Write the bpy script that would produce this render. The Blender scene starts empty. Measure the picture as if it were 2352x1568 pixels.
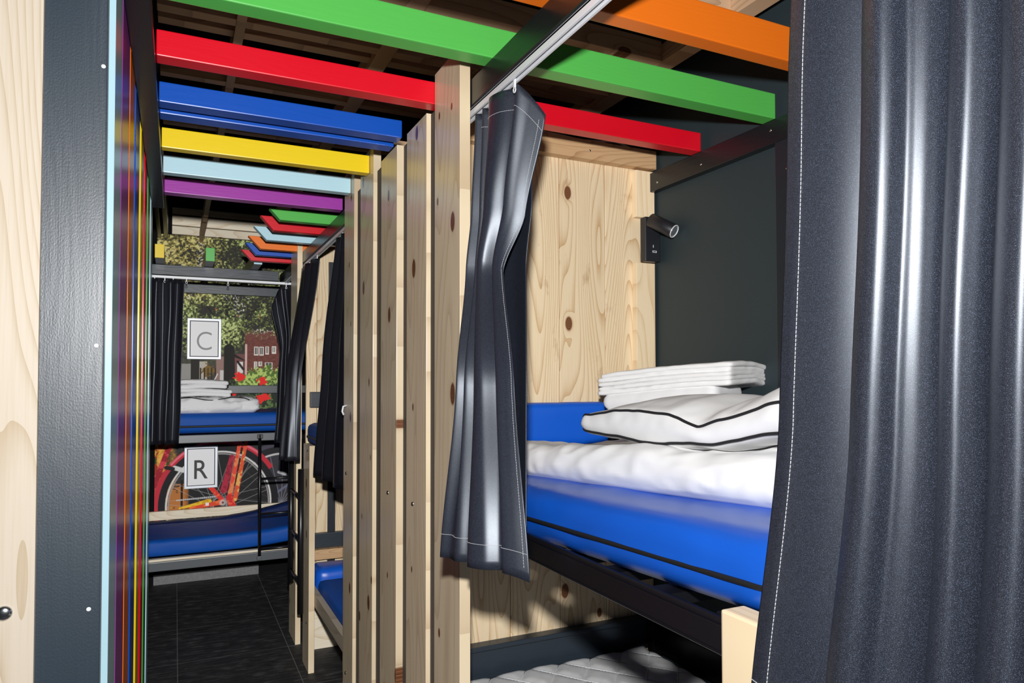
import bpy, bmesh, math, random
import numpy as np
from mathutils import Vector, Matrix, noise as mnoise

scene = bpy.context.scene
C = scene.collection
random.seed(7)
H = 1.55                      # eye height; heights below are written relative to the eye

# ------------------------------------------------------------------ camera
yaw, pitch, roll = math.radians(25.570), math.radians(1.490), math.radians(-0.091)
fw = Vector((math.sin(yaw)*math.cos(pitch), math.cos(yaw)*math.cos(pitch), math.sin(pitch)))
rt = Vector((math.cos(yaw), -math.sin(yaw), 0))
up = rt.cross(fw)
rt, up = math.cos(roll)*rt + math.sin(roll)*up, -math.sin(roll)*rt + math.cos(roll)*up
cam_d = bpy.data.cameras.new('camera')
cam_d.sensor_width = 36.0
cam_d.lens = 1615.0/2352*36
cam_d.shift_y = 49/2352
cam_d.clip_start = 0.05
cam = bpy.data.objects.new('camera', cam_d)
m = Matrix((rt, up, -fw)).transposed().to_4x4()
m.translation = Vector((0, 0, H))
cam.matrix_world = m
C.objects.link(cam)
scene.camera = cam

# ------------------------------------------------------------------ light
scene.view_settings.view_transform = 'Standard'
scene.view_settings.look = 'None'
scene.view_settings.exposure = 0.30
scene.view_settings.gamma = 1.0
scene.view_settings.use_curve_mapping = False

world = bpy.data.worlds.new('world')
scene.world = world
world.use_nodes = True
world.node_tree.nodes['Background'].inputs[0].default_value = (0.80, 0.90, 1.0, 1)
world.node_tree.nodes['Background'].inputs[1].default_value = 0.03

def lamp(name, loc, power, radius, color, even):
    d = bpy.data.lights.new(name, 'POINT')
    d.energy = 1.0
    d.shadow_soft_size = radius
    d.color = color
    d.use_nodes = True
    nt = d.node_tree
    em = next(n for n in nt.nodes if n.type == 'EMISSION')
    tot = None
    for out, val in (('Linear', power), ('Constant', even)):     # diffused flash that carries down the corridor
        lf = nt.nodes.new('ShaderNodeLightFalloff')
        lf.inputs['Strength'].default_value = val
        if tot is None:
            tot = lf.outputs[out]
        else:
            ad = nt.nodes.new('ShaderNodeMath')
            ad.operation = 'ADD'
            nt.links.new(tot, ad.inputs[0])
            nt.links.new(lf.outputs[out], ad.inputs[1])
            tot = ad.outputs[0]
    nt.links.new(tot, em.inputs['Strength'])
    o = bpy.data.objects.new(name, d)
    o.location = loc
    C.objects.link(o)
    return o
lamp('flash', (0.01, 0.06, H + 0.22), 46, 0.03, (1.0, 0.99, 0.98), 13.0)

# ------------------------------------------------------------------ materials
def _new(name):
    mt = bpy.data.materials.new(name)
    mt.use_nodes = True
    nt = mt.node_tree
    return mt, nt, nt.nodes['Principled BSDF']

def _n(nt, kind, **kw):
    n = nt.nodes.new(kind)
    for k, v in kw.items():
        if k in n.inputs.keys():
            n.inputs[k].default_value = v
        else:
            setattr(n, k, v)
    return n

def _math(nt, op, a, b=None, clamp=False):
    n = nt.nodes.new('ShaderNodeMath')
    n.operation = op
    n.use_clamp = clamp
    for i, v in enumerate((a, b)):
        if v is None:
            continue
        if isinstance(v, (int, float)):
            n.inputs[i].default_value = v
        else:
            nt.links.new(v, n.inputs[i])
    return n.outputs[0]

def _ramp(nt, fac, stops, interp='LINEAR'):
    r = nt.nodes.new('ShaderNodeValToRGB')
    r.color_ramp.interpolation = interp
    els = r.color_ramp.elements
    while len(els) < len(stops):
        els.new(0.5)
    for e, (p, c) in zip(els, stops):
        e.position = p
        e.color = (*c, 1) if len(c) == 3 else c
    nt.links.new(fac, r.inputs[0])
    return r.outputs[0]

def _mix(nt, fac, a, b, blend='MIX'):
    n = nt.nodes.new('ShaderNodeMix')
    n.data_type = 'RGBA'
    n.blend_type = blend
    for s, v in ((0, fac), (6, a), (7, b)):
        if isinstance(v, (int, float)):
            n.inputs[s].default_value = v
        elif isinstance(v, tuple):
            n.inputs[s].default_value = (*v, 1) if len(v) == 3 else v
        else:
            nt.links.new(v, n.inputs[s])
    return n.outputs[2]

def _bump(nt, p, h, strength, dist):
    b = _n(nt, 'ShaderNodeBump')
    b.inputs['Strength'].default_value = strength
    b.inputs['Distance'].default_value = dist
    nt.links.new(h, b.inputs['Height'])
    nt.links.new(b.outputs[0], p.inputs['Normal'])

def _grain_uv(nt, u, v, island=False):
    """2D wood coordinates in metres: u across the face, v along the grain, shifted per object."""
    tc = _n(nt, 'ShaderNodeTexCoord')
    sx = _n(nt, 'ShaderNodeSeparateXYZ')
    nt.links.new(tc.outputs['Object'], sx.inputs[0])
    if island:
        rnd = _n(nt, 'ShaderNodeNewGeometry').outputs['Random Per Island']
    else:
        rnd = _n(nt, 'ShaderNodeObjectInfo').outputs['Random']
    off = _math(nt, 'MULTIPLY', rnd, 37.0)
    uu = _math(nt, 'ADD', sx.outputs[u], off)
    vv = _math(nt, 'ADD', sx.outputs[v], _math(nt, 'MULTIPLY', rnd, 91.0))
    return uu, vv, rnd

def _vec(nt, x, y, z=0.0):
    c = _n(nt, 'ShaderNodeCombineXYZ')
    for i, v in enumerate((x, y, z)):
        if isinstance(v, (int, float)):
            c.inputs[i].default_value = v
        else:
            nt.links.new(v, c.inputs[i])
    return c.outputs[0]

def _noise(nt, vec, scale, detail=2.0, rough=0.5):
    n = _n(nt, 'ShaderNodeTexNoise')
    n.inputs['Scale'].default_value = scale
    n.inputs['Detail'].default_value = detail
    n.inputs['Roughness'].default_value = rough
    nt.links.new(vec, n.inputs['Vector'])
    return n.outputs['Fac']

def wood(name, u, v, light, dark, knots=0.35, rings=26.0, contrast=0.75, rough=0.5, spec=0.35,
         island=False, knot_col=(0.10, 0.04, 0.018), vary=0.12, coat=0.0, stain=0.0):
    mt, nt, p = _new(name)
    uu, vv, rnd = _grain_uv(nt, u, v, island)
    # knots: one candidate per cell of a stretched grid, kept at random
    kv = _n(nt, 'ShaderNodeTexVoronoi')
    kv.voronoi_dimensions = '2D'
    kv.inputs['Scale'].default_value = 1.0
    kv.inputs['Randomness'].default_value = 0.85
    nt.links.new(_vec(nt, _math(nt, 'MULTIPLY', uu, 7.5), _math(nt, 'MULTIPLY', vv, 4.2)), kv.inputs['Vector'])
    sc = _n(nt, 'ShaderNodeSeparateColor')
    nt.links.new(kv.outputs['Color'], sc.inputs[0])
    has = _math(nt, 'LESS_THAN', sc.outputs[0], knots)
    size = _math(nt, 'ADD', 0.035, _math(nt, 'MULTIPLY', sc.outputs[1], 0.075))
    d = _math(nt, 'DIVIDE', kv.outputs['Distance'], size)
    core = _math(nt, 'MULTIPLY', _math(nt, 'SUBTRACT', 1.25, d, True), has)
    core = _math(nt, 'MULTIPLY', core, 4.0, True)
    halo = _math(nt, 'MULTIPLY', _math(nt, 'SUBTRACT', 1.0, _math(nt, 'MULTIPLY', d, 0.36), True), has)
    # growth rings: contours of a slow noise stretched along the grain, bent round the knots
    slow = _noise(nt, _vec(nt, _math(nt, 'MULTIPLY', uu, 5.0), _math(nt, 'MULTIPLY', vv, 0.55)), 1.0, 1.5, 0.4)
    fld = _math(nt, 'ADD', slow, _math(nt, 'MULTIPLY', _math(nt, 'POWER', halo, 2.0), 0.10))
    ring = _math(nt, 'FRACT', _math(nt, 'MULTIPLY', fld, rings))
    ring = _math(nt, 'POWER', ring, 4.0)
    fine = _noise(nt, _vec(nt, _math(nt, 'MULTIPLY', uu, 260.0), _math(nt, 'MULTIPLY', vv, 6.0)), 1.0, 2.0)
    broad = _noise(nt, _vec(nt, _math(nt, 'MULTIPLY', uu, 9.0), _math(nt, 'MULTIPLY', vv, 1.6)), 1.0, 3.0)
    f = _math(nt, 'MULTIPLY', ring, contrast)
    f = _math(nt, 'ADD', f, _math(nt, 'MULTIPLY', _math(nt, 'SUBTRACT', fine, 0.5), 0.6))
    f = _math(nt, 'ADD', f, _math(nt, 'MULTIPLY', _math(nt, 'SUBTRACT', broad, 0.45), 0.55), True)
    f = _math(nt, 'ADD', f, _math(nt, 'MULTIPLY', halo, 0.22), True)
    col = _mix(nt, f, light, dark)
    tone = _math(nt, 'ADD', 1.0 - vary, _math(nt, 'MULTIPLY', rnd, 2*vary))
    tv = _vec(nt, tone, tone, tone)
    col = _mix(nt, 1.0, col, tv, 'MULTIPLY')
    if stain > 0:
        st = _noise(nt, _vec(nt, _math(nt, 'MULTIPLY', uu, 14.0), _math(nt, 'MULTIPLY', vv, 5.0)), 1.0, 4.0, 0.65)
        st = _math(nt, 'MULTIPLY', _math(nt, 'SUBTRACT', st, 0.60, True), stain*7, True)
        col = _mix(nt, st, col, (0.35, 0.17, 0.06))
    kr = _math(nt, 'FRACT', _math(nt, 'MULTIPLY', d, 2.7))
    kc = _mix(nt, kr, knot_col, tuple(min(1, c*2.6) for c in knot_col))
    col = _mix(nt, core, col, kc)
    nt.links.new(col, p.inputs['Base Color'])
    p.inputs['Roughness'].default_value = rough
    p.inputs['Specular IOR Level'].default_value = spec
    if coat:
        p.inputs['Coat Weight'].default_value = coat
        p.inputs['Coat Roughness'].default_value = 0.22
    hgt = _math(nt, 'ADD', _math(nt, 'MULTIPLY', fine, 0.7), _math(nt, 'MULTIPLY', ring, 0.3))
    _bump(nt, p, hgt, 0.25, 0.0006)
    return mt

def paint(name, col, u, v, rough=0.38, spec=0.5, grain=0.5, chip=0.0, chip_col=(0.7, 0.7, 0.68), mottle=0.0, stipple=0.0):
    """Paint brushed over planed timber: grain shows through as relief."""
    mt, nt, p = _new(name)
    uu, vv, rnd = _grain_uv(nt, u, v)
    fine = _noise(nt, _vec(nt, _math(nt, 'MULTIPLY', uu, 320.0), _math(nt, 'MULTIPLY', vv, 9.0)), 1.0, 3.0)
    slow = _noise(nt, _vec(nt, _math(nt, 'MULTIPLY', uu, 6.0), _math(nt, 'MULTIPLY', vv, 0.8)), 1.0, 1.5)
    ring = _math(nt, 'SINE', _math(nt, 'MULTIPLY', slow, 190.0))
    c2 = tuple(c*0.82 for c in col)
    f = _math(nt, 'MULTIPLY', fine, 0.35)
    if mottle:
        mo = _noise(nt, _vec(nt, _math(nt, 'MULTIPLY', uu, 60.0), _math(nt, 'MULTIPLY', vv, 7.0)), 1.0, 5.0, 0.7)
        f = _math(nt, 'ADD', f, _math(nt, 'MULTIPLY', _math(nt, 'SUBTRACT', mo, 0.4), mottle), True)
    cc = _mix(nt, f, col, c2)
    if chip:
        ch = _noise(nt, _vec(nt, _math(nt, 'MULTIPLY', uu, 55.0), _math(nt, 'MULTIPLY', vv, 26.0)), 1.0, 5.0, 0.75)
        ch = _math(nt, 'MULTIPLY', _math(nt, 'SUBTRACT', ch, 0.80 - chip, True), 60.0, True)
        cc = _mix(nt, ch, cc, chip_col)
    nt.links.new(cc, p.inputs['Base Color'])
    p.inputs['Roughness'].default_value = rough
    p.inputs['Specular IOR Level'].default_value = spec
    hh = _math(nt, 'ADD', _math(nt, 'MULTIPLY', fine, 0.8), _math(nt, 'MULTIPLY', ring, 0.15))
    if stipple:
        sp_n = _noise(nt, _vec(nt, _math(nt, 'MULTIPLY', uu, 420.0), _math(nt, 'MULTIPLY', vv, 260.0)), 1.0, 2.0)
        hh = _math(nt, 'ADD', hh, _math(nt, 'MULTIPLY', sp_n, stipple))
    _bump(nt, p, hh, 0.3*grain, 0.0012)
    return mt

def plain(name, col, rough=0.5, metal=0.0, spec=0.5, noise=0.0, nscale=40.0, bump=0.0, bscale=300.0, sheen=0.0):
    mt, nt, p = _new(name)
    tc = _n(nt, 'ShaderNodeTexCoord')
    if noise:
        a = _noise(nt, tc.outputs['Object'], nscale, 4.0, 0.6)
        c = _mix(nt, a, tuple(x*(1-noise) for x in col), tuple(min(1, x*(1+noise)) for x in col))
        nt.links.new(c, p.inputs['Base Color'])
    else:
        p.inputs['Base Color'].default_value = (*col, 1)
    if bump:
        _bump(nt, p, _noise(nt, tc.outputs['Object'], bscale, 3.0), bump, 0.001)
    p.inputs['Roughness'].default_value = rough
    p.inputs['Metallic'].default_value = metal
    p.inputs['Specular IOR Level'].default_value = spec
    if sheen:
        p.inputs['Sheen Weight'].default_value = sheen
        p.inputs['Sheen Roughness'].default_value = 0.4
    return mt

def satin(name, col, rough=0.42, spec=0.8, glitter=0.5):
    """Black-out curtain cloth: dark, satin lustre, fine weave with glints painted in."""
    mt, nt, p = _new(name)
    tc = _n(nt, 'ShaderNodeTexCoord')
    fine = _noise(nt, tc.outputs['Object'], 3200.0, 1.0, 0.8)
    glint = _noise(nt, tc.outputs['Object'], 2300.0, 0.0, 0.5)
    glint = _math(nt, 'MULTIPLY', _math(nt, 'SUBTRACT', glint, 0.60, True), 6.0, True)
    nt.links.new(_mix(nt, glint, col, tuple(c*9 for c in col)), p.inputs['Base Color'])  # sparkle of the threads put into the colour as pale specks
    p.inputs['Roughness'].default_value = rough
    p.inputs['Specular IOR Level'].default_value = spec
    p.inputs['Specular Tint'].default_value = (0.84, 0.91, 1.0, 1)
    _bump(nt, p, fine, glitter, 0.0006)
    return mt

PINE_L, PINE_D = (0.86, 0.70, 0.47), (0.62, 0.40, 0.19)
M = {}
M['board'] = wood('pine_boards', 0, 2, PINE_L, (0.56, 0.33, 0.14), knots=0.24, rings=34, contrast=0.75, island=True, vary=0.13, stain=0.6)
M['post'] = wood('pine_post', 1, 2, (0.82, 0.68, 0.47), (0.46, 0.31, 0.18), knots=0.45, rings=16, contrast=0.45, rough=0.28, spec=0.4, vary=0.05)
M['post_x'] = wood('pine_front', 0, 2, PINE_L, PINE_D, knots=0.1, rings=30, contrast=0.5)
M['pale'] = wood('pale_board', 0, 2, (0.60, 0.525, 0.425), (0.44, 0.33, 0.20), knots=0.12, rings=34, contrast=0.7, vary=0.02)
M['header'] = wood('fir_header', 2, 0, (0.56, 0.36, 0.19), (0.33, 0.17, 0.075), knots=0.06, rings=75, contrast=0.7)
M['joist_x'] = wood('joist_along_x', 2, 0, (0.66, 0.44, 0.27), (0.38, 0.22, 0.12), knots=0.2, rings=20)
M['joist_y'] = wood('joist_along_y', 2, 1, (0.66, 0.44, 0.27), (0.38, 0.22, 0.12), knots=0.2, rings=20)
M['plank_y'] = wood('bed_plank_along_y', 2, 1, (0.52, 0.44, 0.34), (0.36, 0.28, 0.2), knots=0.15, rings=20)
M['plank_x'] = wood('bed_plank_along_x', 2, 0, (0.78, 0.70, 0.55), (0.60, 0.46, 0.28), knots=0.2, rings=20)
M['blackpost'] = paint('anthracite_paint', (0.018, 0.033, 0.050), 0, 2, rough=0.43, spec=0.9, grain=0.55, chip=0.06, mottle=0.5, stipple=1.2)
M['blackbeam_y'] = paint('black_paint_y', (0.010, 0.012, 0.015), 2, 1, rough=0.30, spec=0.5, grain=0.6, chip=0.04, mottle=0.4)
M['blackbeam_x'] = paint('black_paint_x', (0.022, 0.032, 0.044), 2, 0, rough=0.40, spec=0.5, grain=0.9, chip=0.05, mottle=0.5)
M['blackbatten'] = paint('black_paint_z', (0.012, 0.017, 0.024), 0, 2, rough=0.40, spec=0.5, grain=0.5, chip=0.02)
M['blackwall'] = paint('black_wall', (0.023, 0.036, 0.042), 1, 2, rough=0.55, spec=0.4, grain=0.15, chip=0.05, chip_col=(0.10, 0.11, 0.11))
M['void'] = plain('ceiling_black', (0.006, 0.006, 0.007), rough=0.9, spec=0.1)
M['metal'] = plain('black_powdercoat', (0.007, 0.007, 0.009), rough=0.32, spec=0.5, bump=0.05, bscale=500)
M['metal_grey'] = plain('grey_powdercoat', (0.10, 0.11, 0.12), rough=0.35, spec=0.5)
M['steel'] = plain('bolt_steel', (0.55, 0.57, 0.60), rough=0.22, metal=1.0)
M['white_plastic'] = plain('white_plastic', (0.80, 0.82, 0.85), rough=0.35)
M['alu'] = plain('aluminium', (0.62, 0.65, 0.70), rough=0.45, metal=0.3)
M['alu_white'] = plain('white_track', (0.86, 0.88, 0.92), rough=0.3)
M['black_gap'] = plain('track_slot', (0.01, 0.01, 0.012), rough=0.6)
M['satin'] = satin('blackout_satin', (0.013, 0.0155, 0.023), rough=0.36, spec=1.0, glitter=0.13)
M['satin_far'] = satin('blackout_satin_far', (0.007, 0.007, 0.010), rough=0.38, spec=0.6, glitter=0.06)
M['thread'] = plain('white_thread', (0.75, 0.77, 0.8), rough=0.8)
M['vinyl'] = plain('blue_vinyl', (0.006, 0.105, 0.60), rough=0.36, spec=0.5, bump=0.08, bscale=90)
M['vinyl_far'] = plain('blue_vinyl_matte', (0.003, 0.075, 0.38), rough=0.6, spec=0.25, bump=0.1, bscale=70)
M['navy'] = plain('navy_vinyl', (0.005, 0.016, 0.085), rough=0.6, spec=0.2, bump=0.08, bscale=60)
M['zip'] = plain('black_zip', (0.012, 0.012, 0.012), rough=0.5, bump=0.6, bscale=700)
M['cotton'] = plain('white_cotton', (0.86, 0.86, 0.86), rough=0.9, spec=0.1, bump=0.15, bscale=60)
M['linen'] = plain('white_linen', (0.80, 0.80, 0.81), rough=0.9, spec=0.1, bump=0.2, bscale=80)
M['piping'] = plain('black_piping', (0.012, 0.012, 0.014), rough=0.7)
M['lampblack'] = plain('lamp_black', (0.014, 0.015, 0.020), rough=0.42, bump=0.1, bscale=900)
M['lens'] = plain('lamp_reflector', (0.8, 0.82, 0.85), rough=0.12, metal=0.9)
M['paper'] = plain('sign_paper', (0.86, 0.86, 0.87), rough=0.5)
M['ink_grey'] = plain('ink_grey', (0.30, 0.30, 0.30), rough=0.6)
M['ink_dark'] = plain('ink_dark', (0.035, 0.035, 0.035), rough=0.6)
M['chipboard'] = plain('partition_board', (0.10, 0.085, 0.07), rough=0.8, noise=0.4, nscale=200)

PAL = {'light blue': (0.52, 0.79, 0.90), 'purple': (0.38, 0.045, 0.40), 'orange': (0.95, 0.20, 0.012),
       'blue': (0.004, 0.085, 0.50), 'yellow': (0.93, 0.68, 0.012), 'red': (0.74, 0.004, 0.018), 'green': (0.10, 0.52, 0.09)}
MB_ = {k: paint('gloss_'+k.replace(' ', '_')+'_beam', v, 2, 0, rough=0.34, grain=0.6) for k, v in PAL.items()}
MB_far = {k: paint('gloss_'+k.replace(' ', '_')+'_rafter', v, 0, 1, rough=0.4, grain=0.4) for k, v in PAL.items()}
MS_ = {k: paint('gloss_'+k.replace(' ', '_')+'_slat', tuple(0.78*c for c in v), 1, 2, rough=0.26, spec=0.32, grain=0.7) for k, v in PAL.items()}

# tiled slate floor
def floor_mat():
    mt, nt, p = _new('slate_tiles')
    tc = _n(nt, 'ShaderNodeTexCoord')
    br = _n(nt, 'ShaderNodeTexBrick')
    br.offset = 0.0
    br.inputs['Scale'].default_value = 1.0
    br.inputs['Brick Width'].default_value = 0.585
    br.inputs['Row Height'].default_value = 0.585
    br.inputs['Mortar Size'].default_value = 0.0022
    br.inputs['Mortar Smooth'].default_value = 0.2
    br.inputs['Color1'].default_value = (1, 1, 1, 1)
    br.inputs['Color2'].default_value = (1, 1, 1, 1)
    br.inputs['Mortar'].default_value = (0, 0, 0, 1)
    mp = _n(nt, 'ShaderNodeMapping')
    mp.inputs['Location'].default_value = (0.56, 0.36, 0)
    nt.links.new(tc.outputs['Object'], mp.inputs[0])
    nt.links.new(mp.outputs[0], br.inputs['Vector'])
    mr = _n(nt, 'ShaderNodeMapping')
    mr.inputs['Rotation'].default_value = (0, 0, 0.5)
    mr.inputs['Scale'].default_value = (5, 26, 1)
    nt.links.new(tc.outputs['Object'], mr.inputs[0])
    a = _noise(nt, mr.outputs[0], 1.6, 6.0, 0.7)
    b = _noise(nt, tc.outputs['Object'], 14, 4.0, 0.6)
    t = _math(nt, 'ADD', _math(nt, 'MULTIPLY', a, 0.7), _math(nt, 'MULTIPLY', b, 0.3))
    c = _ramp(nt, t, [(0.34, (0.008, 0.008, 0.0085)), (0.52, (0.030, 0.030, 0.031)), (0.70, (0.12, 0.12, 0.122))])
    c = _mix(nt, br.outputs['Color'], (0.15, 0.15, 0.155), c)
    nt.links.new(c, p.inputs['Base Color'])
    p.inputs['Roughness'].default_value = 0.62
    p.inputs['Specular IOR Level'].default_value = 0.3
    _bump(nt, p, t, 0.6, 0.006)
    return mt
M['floor'] = floor_mat()
M['skirt'] = plain('stone_skirting', (0.16, 0.16, 0.165), rough=0.6, noise=0.5, nscale=60, bump=0.2, bscale=120)

def quilt_mat():
    mt, nt, p = _new('quilted_cover')
    tc = _n(nt, 'ShaderNodeTexCoord')
    mp = _n(nt, 'ShaderNodeMapping')
    mp.inputs['Scale'].default_value = (120, 900, 400)
    nt.links.new(tc.outputs['Object'], mp.inputs[0])
    w = _noise(nt, mp.outputs[0], 1.0, 2.0)
    b = _noise(nt, tc.outputs['Object'], 30.0, 4.0)
    c = _mix(nt, b, (0.50, 0.50, 0.50), (0.66, 0.66, 0.66))
    nt.links.new(c, p.inputs['Base Color'])
    p.inputs['Roughness'].default_value = 0.9
    p.inputs['Specular IOR Level'].default_value = 0.1
    _bump(nt, p, w, 0.25, 0.001)
    return mt
M['quilt'] = quilt_mat()

# ------------------------------------------------------------------ mesh helpers
class MB:
    def __init__(s):
        s.bm = bmesh.new()
    def box(s, x0, x1, y0, y1, z0, z1, bev=0.0, seg=2):
        b = bmesh.new()
        vs = [b.verts.new((x, y, z)) for x in (x0, x1) for y in (y0, y1) for z in (z0, z1)]
        for f in ((0, 1, 3, 2), (4, 6, 7, 5), (0, 4, 5, 1), (2, 3, 7, 6), (0, 2, 6, 4), (1, 5, 7, 3)):
            b.faces.new([vs[i] for i in f])
        if bev:
            bmesh.ops.bevel(b, geom=b.edges[:], offset=bev, segments=seg, profile=0.6, affect='EDGES')
        s.merge(b)
        return s
    def merge(s, b, mat=None):
        mp = {}
        for v in b.verts:
            mp[v] = s.bm.verts.new(mat @ v.co if mat else v.co)
        for f in b.faces:
            try:
                nf = s.bm.faces.new([mp[v] for v in f.verts])
                nf.smooth = f.smooth
            except ValueError:
                pass
        b.free()
    def obox(s, center, u, v, w, hu, hv, hw, bev=0.0, seg=2):
        b = bmesh.new()
        vs = [b.verts.new((x, y, z)) for x in (-hu, hu) for y in (-hv, hv) for z in (-hw, hw)]
        for f in ((0, 1, 3, 2), (4, 6, 7, 5), (0, 4, 5, 1), (2, 3, 7, 6), (0, 2, 6, 4), (1, 5, 7, 3)):
            b.faces.new([vs[i] for i in f])
        if bev:
            bmesh.ops.bevel(b, geom=b.edges[:], offset=bev, segments=seg, profile=0.6, affect='EDGES')
        mt = Matrix((Vector(u).normalized(), Vector(v).normalized(), Vector(w).normalized())).transposed().to_4x4()
        mt.translation = Vector(center)
        s.merge(b, mt)
        return s
    def prism(s, pts, y0, y1, bev=0.0):
        """polygon in (x, z) extruded along y"""
        b = bmesh.new()
        a = [b.verts.new((x, y0, z)) for x, z in pts]
        c = [b.verts.new((x, y1, z)) for x, z in pts]
        n = len(pts)
        b.faces.new(a)
        b.faces.new(c[::-1])
        for i in range(n):
            b.faces.new((a[i], c[i], c[(i+1) % n], a[(i+1) % n]))
        bmesh.ops.recalc_face_normals(b, faces=b.faces[:])
        if bev:
            bmesh.ops.bevel(b, geom=b.edges[:], offset=bev, segments=1, affect='EDGES')
        s.merge(b)
        return s
    def prism_x(s, pts, x0, x1, bev=0.0):
        """polygon in (y, z) extruded along x"""
        b = bmesh.new()
        a = [b.verts.new((x0, y, z)) for y, z in pts]
        c = [b.verts.new((x1, y, z)) for y, z in pts]
        n = len(pts)
        b.faces.new(a)
        b.faces.new(c[::-1])
        for i in range(n):
            b.faces.new((a[i], c[i], c[(i+1) % n], a[(i+1) % n]))
        bmesh.ops.recalc_face_normals(b, faces=b.faces[:])
        if bev:
            bmesh.ops.bevel(b, geom=b.edges[:], offset=bev, segments=1, affect='EDGES')
        s.merge(b)
        return s
    def tube(s, pts, r, n=10, cap=True):
        pts = [Vector(p) for p in pts]
        rings = []
        for i, p in enumerate(pts):
            t = (pts[min(i+1, len(pts)-1)] - pts[max(i-1, 0)]).normalized()
            a = t.orthogonal().normalized() if not rings else (prev - t*prev.dot(t)).normalized()
            prev = a
            b = t.cross(a)
            rr = r[i] if isinstance(r, (list, tuple)) else r
            rings.append([s.bm.verts.new(p + rr*(math.cos(k*2*math.pi/n)*a + math.sin(k*2*math.pi/n)*b)) for k in range(n)])
        for i in range(len(rings)-1):
            for k in range(n):
                f = s.bm.faces.new((rings[i][k], rings[i][(k+1) % n], rings[i+1][(k+1) % n], rings[i+1][k]))
                f.smooth = True
        if cap:
            s.bm.faces.new(rings[0][::-1])
            s.bm.faces.new(rings[-1])
        return s
    def disc_dome(s, center, normal, r, h, n=16):
        """low dome (bolt or screw head)"""
        nrm = Vector(normal).normalized()
        a = nrm.orthogonal().normalized()
        b = nrm.cross(a)
        c = Vector(center)
        rings = []
        for j in range(5):
            t = j/4*math.pi/2
            rr, hh = r*math.cos(t), h*math.sin(t)
            if j == 4:
                rings.append([s.bm.verts.new(c + nrm*h)])
            else:
                rings.append([s.bm.verts.new(c + nrm*hh + rr*(math.cos(k*2*math.pi/n)*a + math.sin(k*2*math.pi/n)*b)) for k in range(n)])
        for j in range(4):
            for k in range(n):
                if j == 3:
                    f = s.bm.faces.new((rings[3][k], rings[3][(k+1) % n], rings[4][0]))
                else:
                    f = s.bm.faces.new((rings[j][k], rings[j][(k+1) % n], rings[j+1][(k+1) % n], rings[j+1][k]))
                f.smooth = True
        return s
    def build(s, name, mat, parent=None, origin=None, label=None, cat=None, group=None, kind=None, smooth=False):
        bm = s.bm
        bmesh.ops.recalc_face_normals(bm, faces=bm.faces[:])
        lo = Vector((min(v.co.x for v in bm.verts), min(v.co.y for v in bm.verts), min(v.co.z for v in bm.verts)))
        hi = Vector((max(v.co.x for v in bm.verts), max(v.co.y for v in bm.verts), max(v.co.z for v in bm.verts)))
        org = Vector(origin) if origin else Vector(((lo.x+hi.x)/2, (lo.y+hi.y)/2, lo.z))
        me = bpy.data.meshes.new(name)
        bmesh.ops.translate(bm, verts=bm.verts[:], vec=-org)
        if smooth:
            for f in bm.faces:
                f.smooth = True
        bm.to_mesh(me)
        bm.free()
        me.materials.append(mat)
        o = bpy.data.objects.new(name, me)
        C.objects.link(o)
        base = WORLD.get(parent.name, Vector((0, 0, 0))) if parent else Vector((0, 0, 0))
        o.location = org - base + (Vector((0, 0, H)) if not parent else Vector((0, 0, 0)))
        WORLD[o.name] = org
        if parent:
            o.parent = parent
        tag(o, label, cat, group, kind)
        return o

WORLD = {}          # object name -> origin (eye-relative height)
def tag(o, label=None, cat=None, group=None, kind=None):
    if label: o['label'] = label
    if cat: o['category'] = cat
    if group: o['group'] = group
    if kind: o['kind'] = kind
    return o

def thing(name, label, cat, loc, group=None):
    o = bpy.data.objects.new(name, None)
    o.empty_display_size = 0.05
    C.objects.link(o)
    o.location = Vector(loc) + Vector((0, 0, H))
    WORLD[o.name] = Vector(loc)
    return tag(o, label, cat, group)

FLOOR = -H
def struct(name, mb, mat, **k):
    return mb.build(name, mat, kind='structure', **k)

# ------------------------------------------------------------------ the setting
struct('floor', MB().box(-2.6, 2.6, -1.6, 6.4, FLOOR-0.05, FLOOR), M['floor'], origin=(0, 0, FLOOR))
struct('ceiling', MB().box(-2.6, 2.6, -1.6, 6.4, 1.42, 1.46), M['void'])
struct('wall_right', MB().box(1.632, 1.70, -0.4, 6.2, FLOOR, 1.42), M['blackwall'])
struct('wall_back', MB().box(-2.6, 1.632, 6.06, 6.2, FLOOR, 1.42), M['void'])
struct('wall_left', MB().box(-0.165, -0.128, 1.36, 3.43, FLOOR, 1.1), M['blackbatten'])
wm = MB()
for y0, y1, xx in ((1.8605, 1.9295, 0.663), (2.1235, 2.2315, 0.673), (2.4295, 2.5365, 0.6645), (2.7385, 2.8445, 0.664)):
    wm.box(xx, 0.70, y0, y1, FLOOR, 0.775)
struct('wall_middle', wm, M['chipboard'])
struct('baseboard_back', MB().box(-1.2, 0.62, 6.035, 6.06, FLOOR, -1.47, 0.002), M['skirt'])

def board_wall(name, y0, y1, xs, z0, z1):
    mb = MB()
    for a, b in zip(xs[:-1], xs[1:]):
        mb.box(a + 0.0011, b - 0.0011, y0, y1, z0, z1, 0.0018, 1)
    return struct(name, mb, M['board'])
board_wall('wall_front', 2.17, 2.20, [0.703, 0.852, 1.032, 1.226, 1.418, 1.628], -1.50, 0.80)
board_wall('wall_far', 4.30, 4.33, [0.70, 0.762, 0.95, 1.14, 1.33, 1.52, 1.628], -1.50, 0.80)

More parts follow.
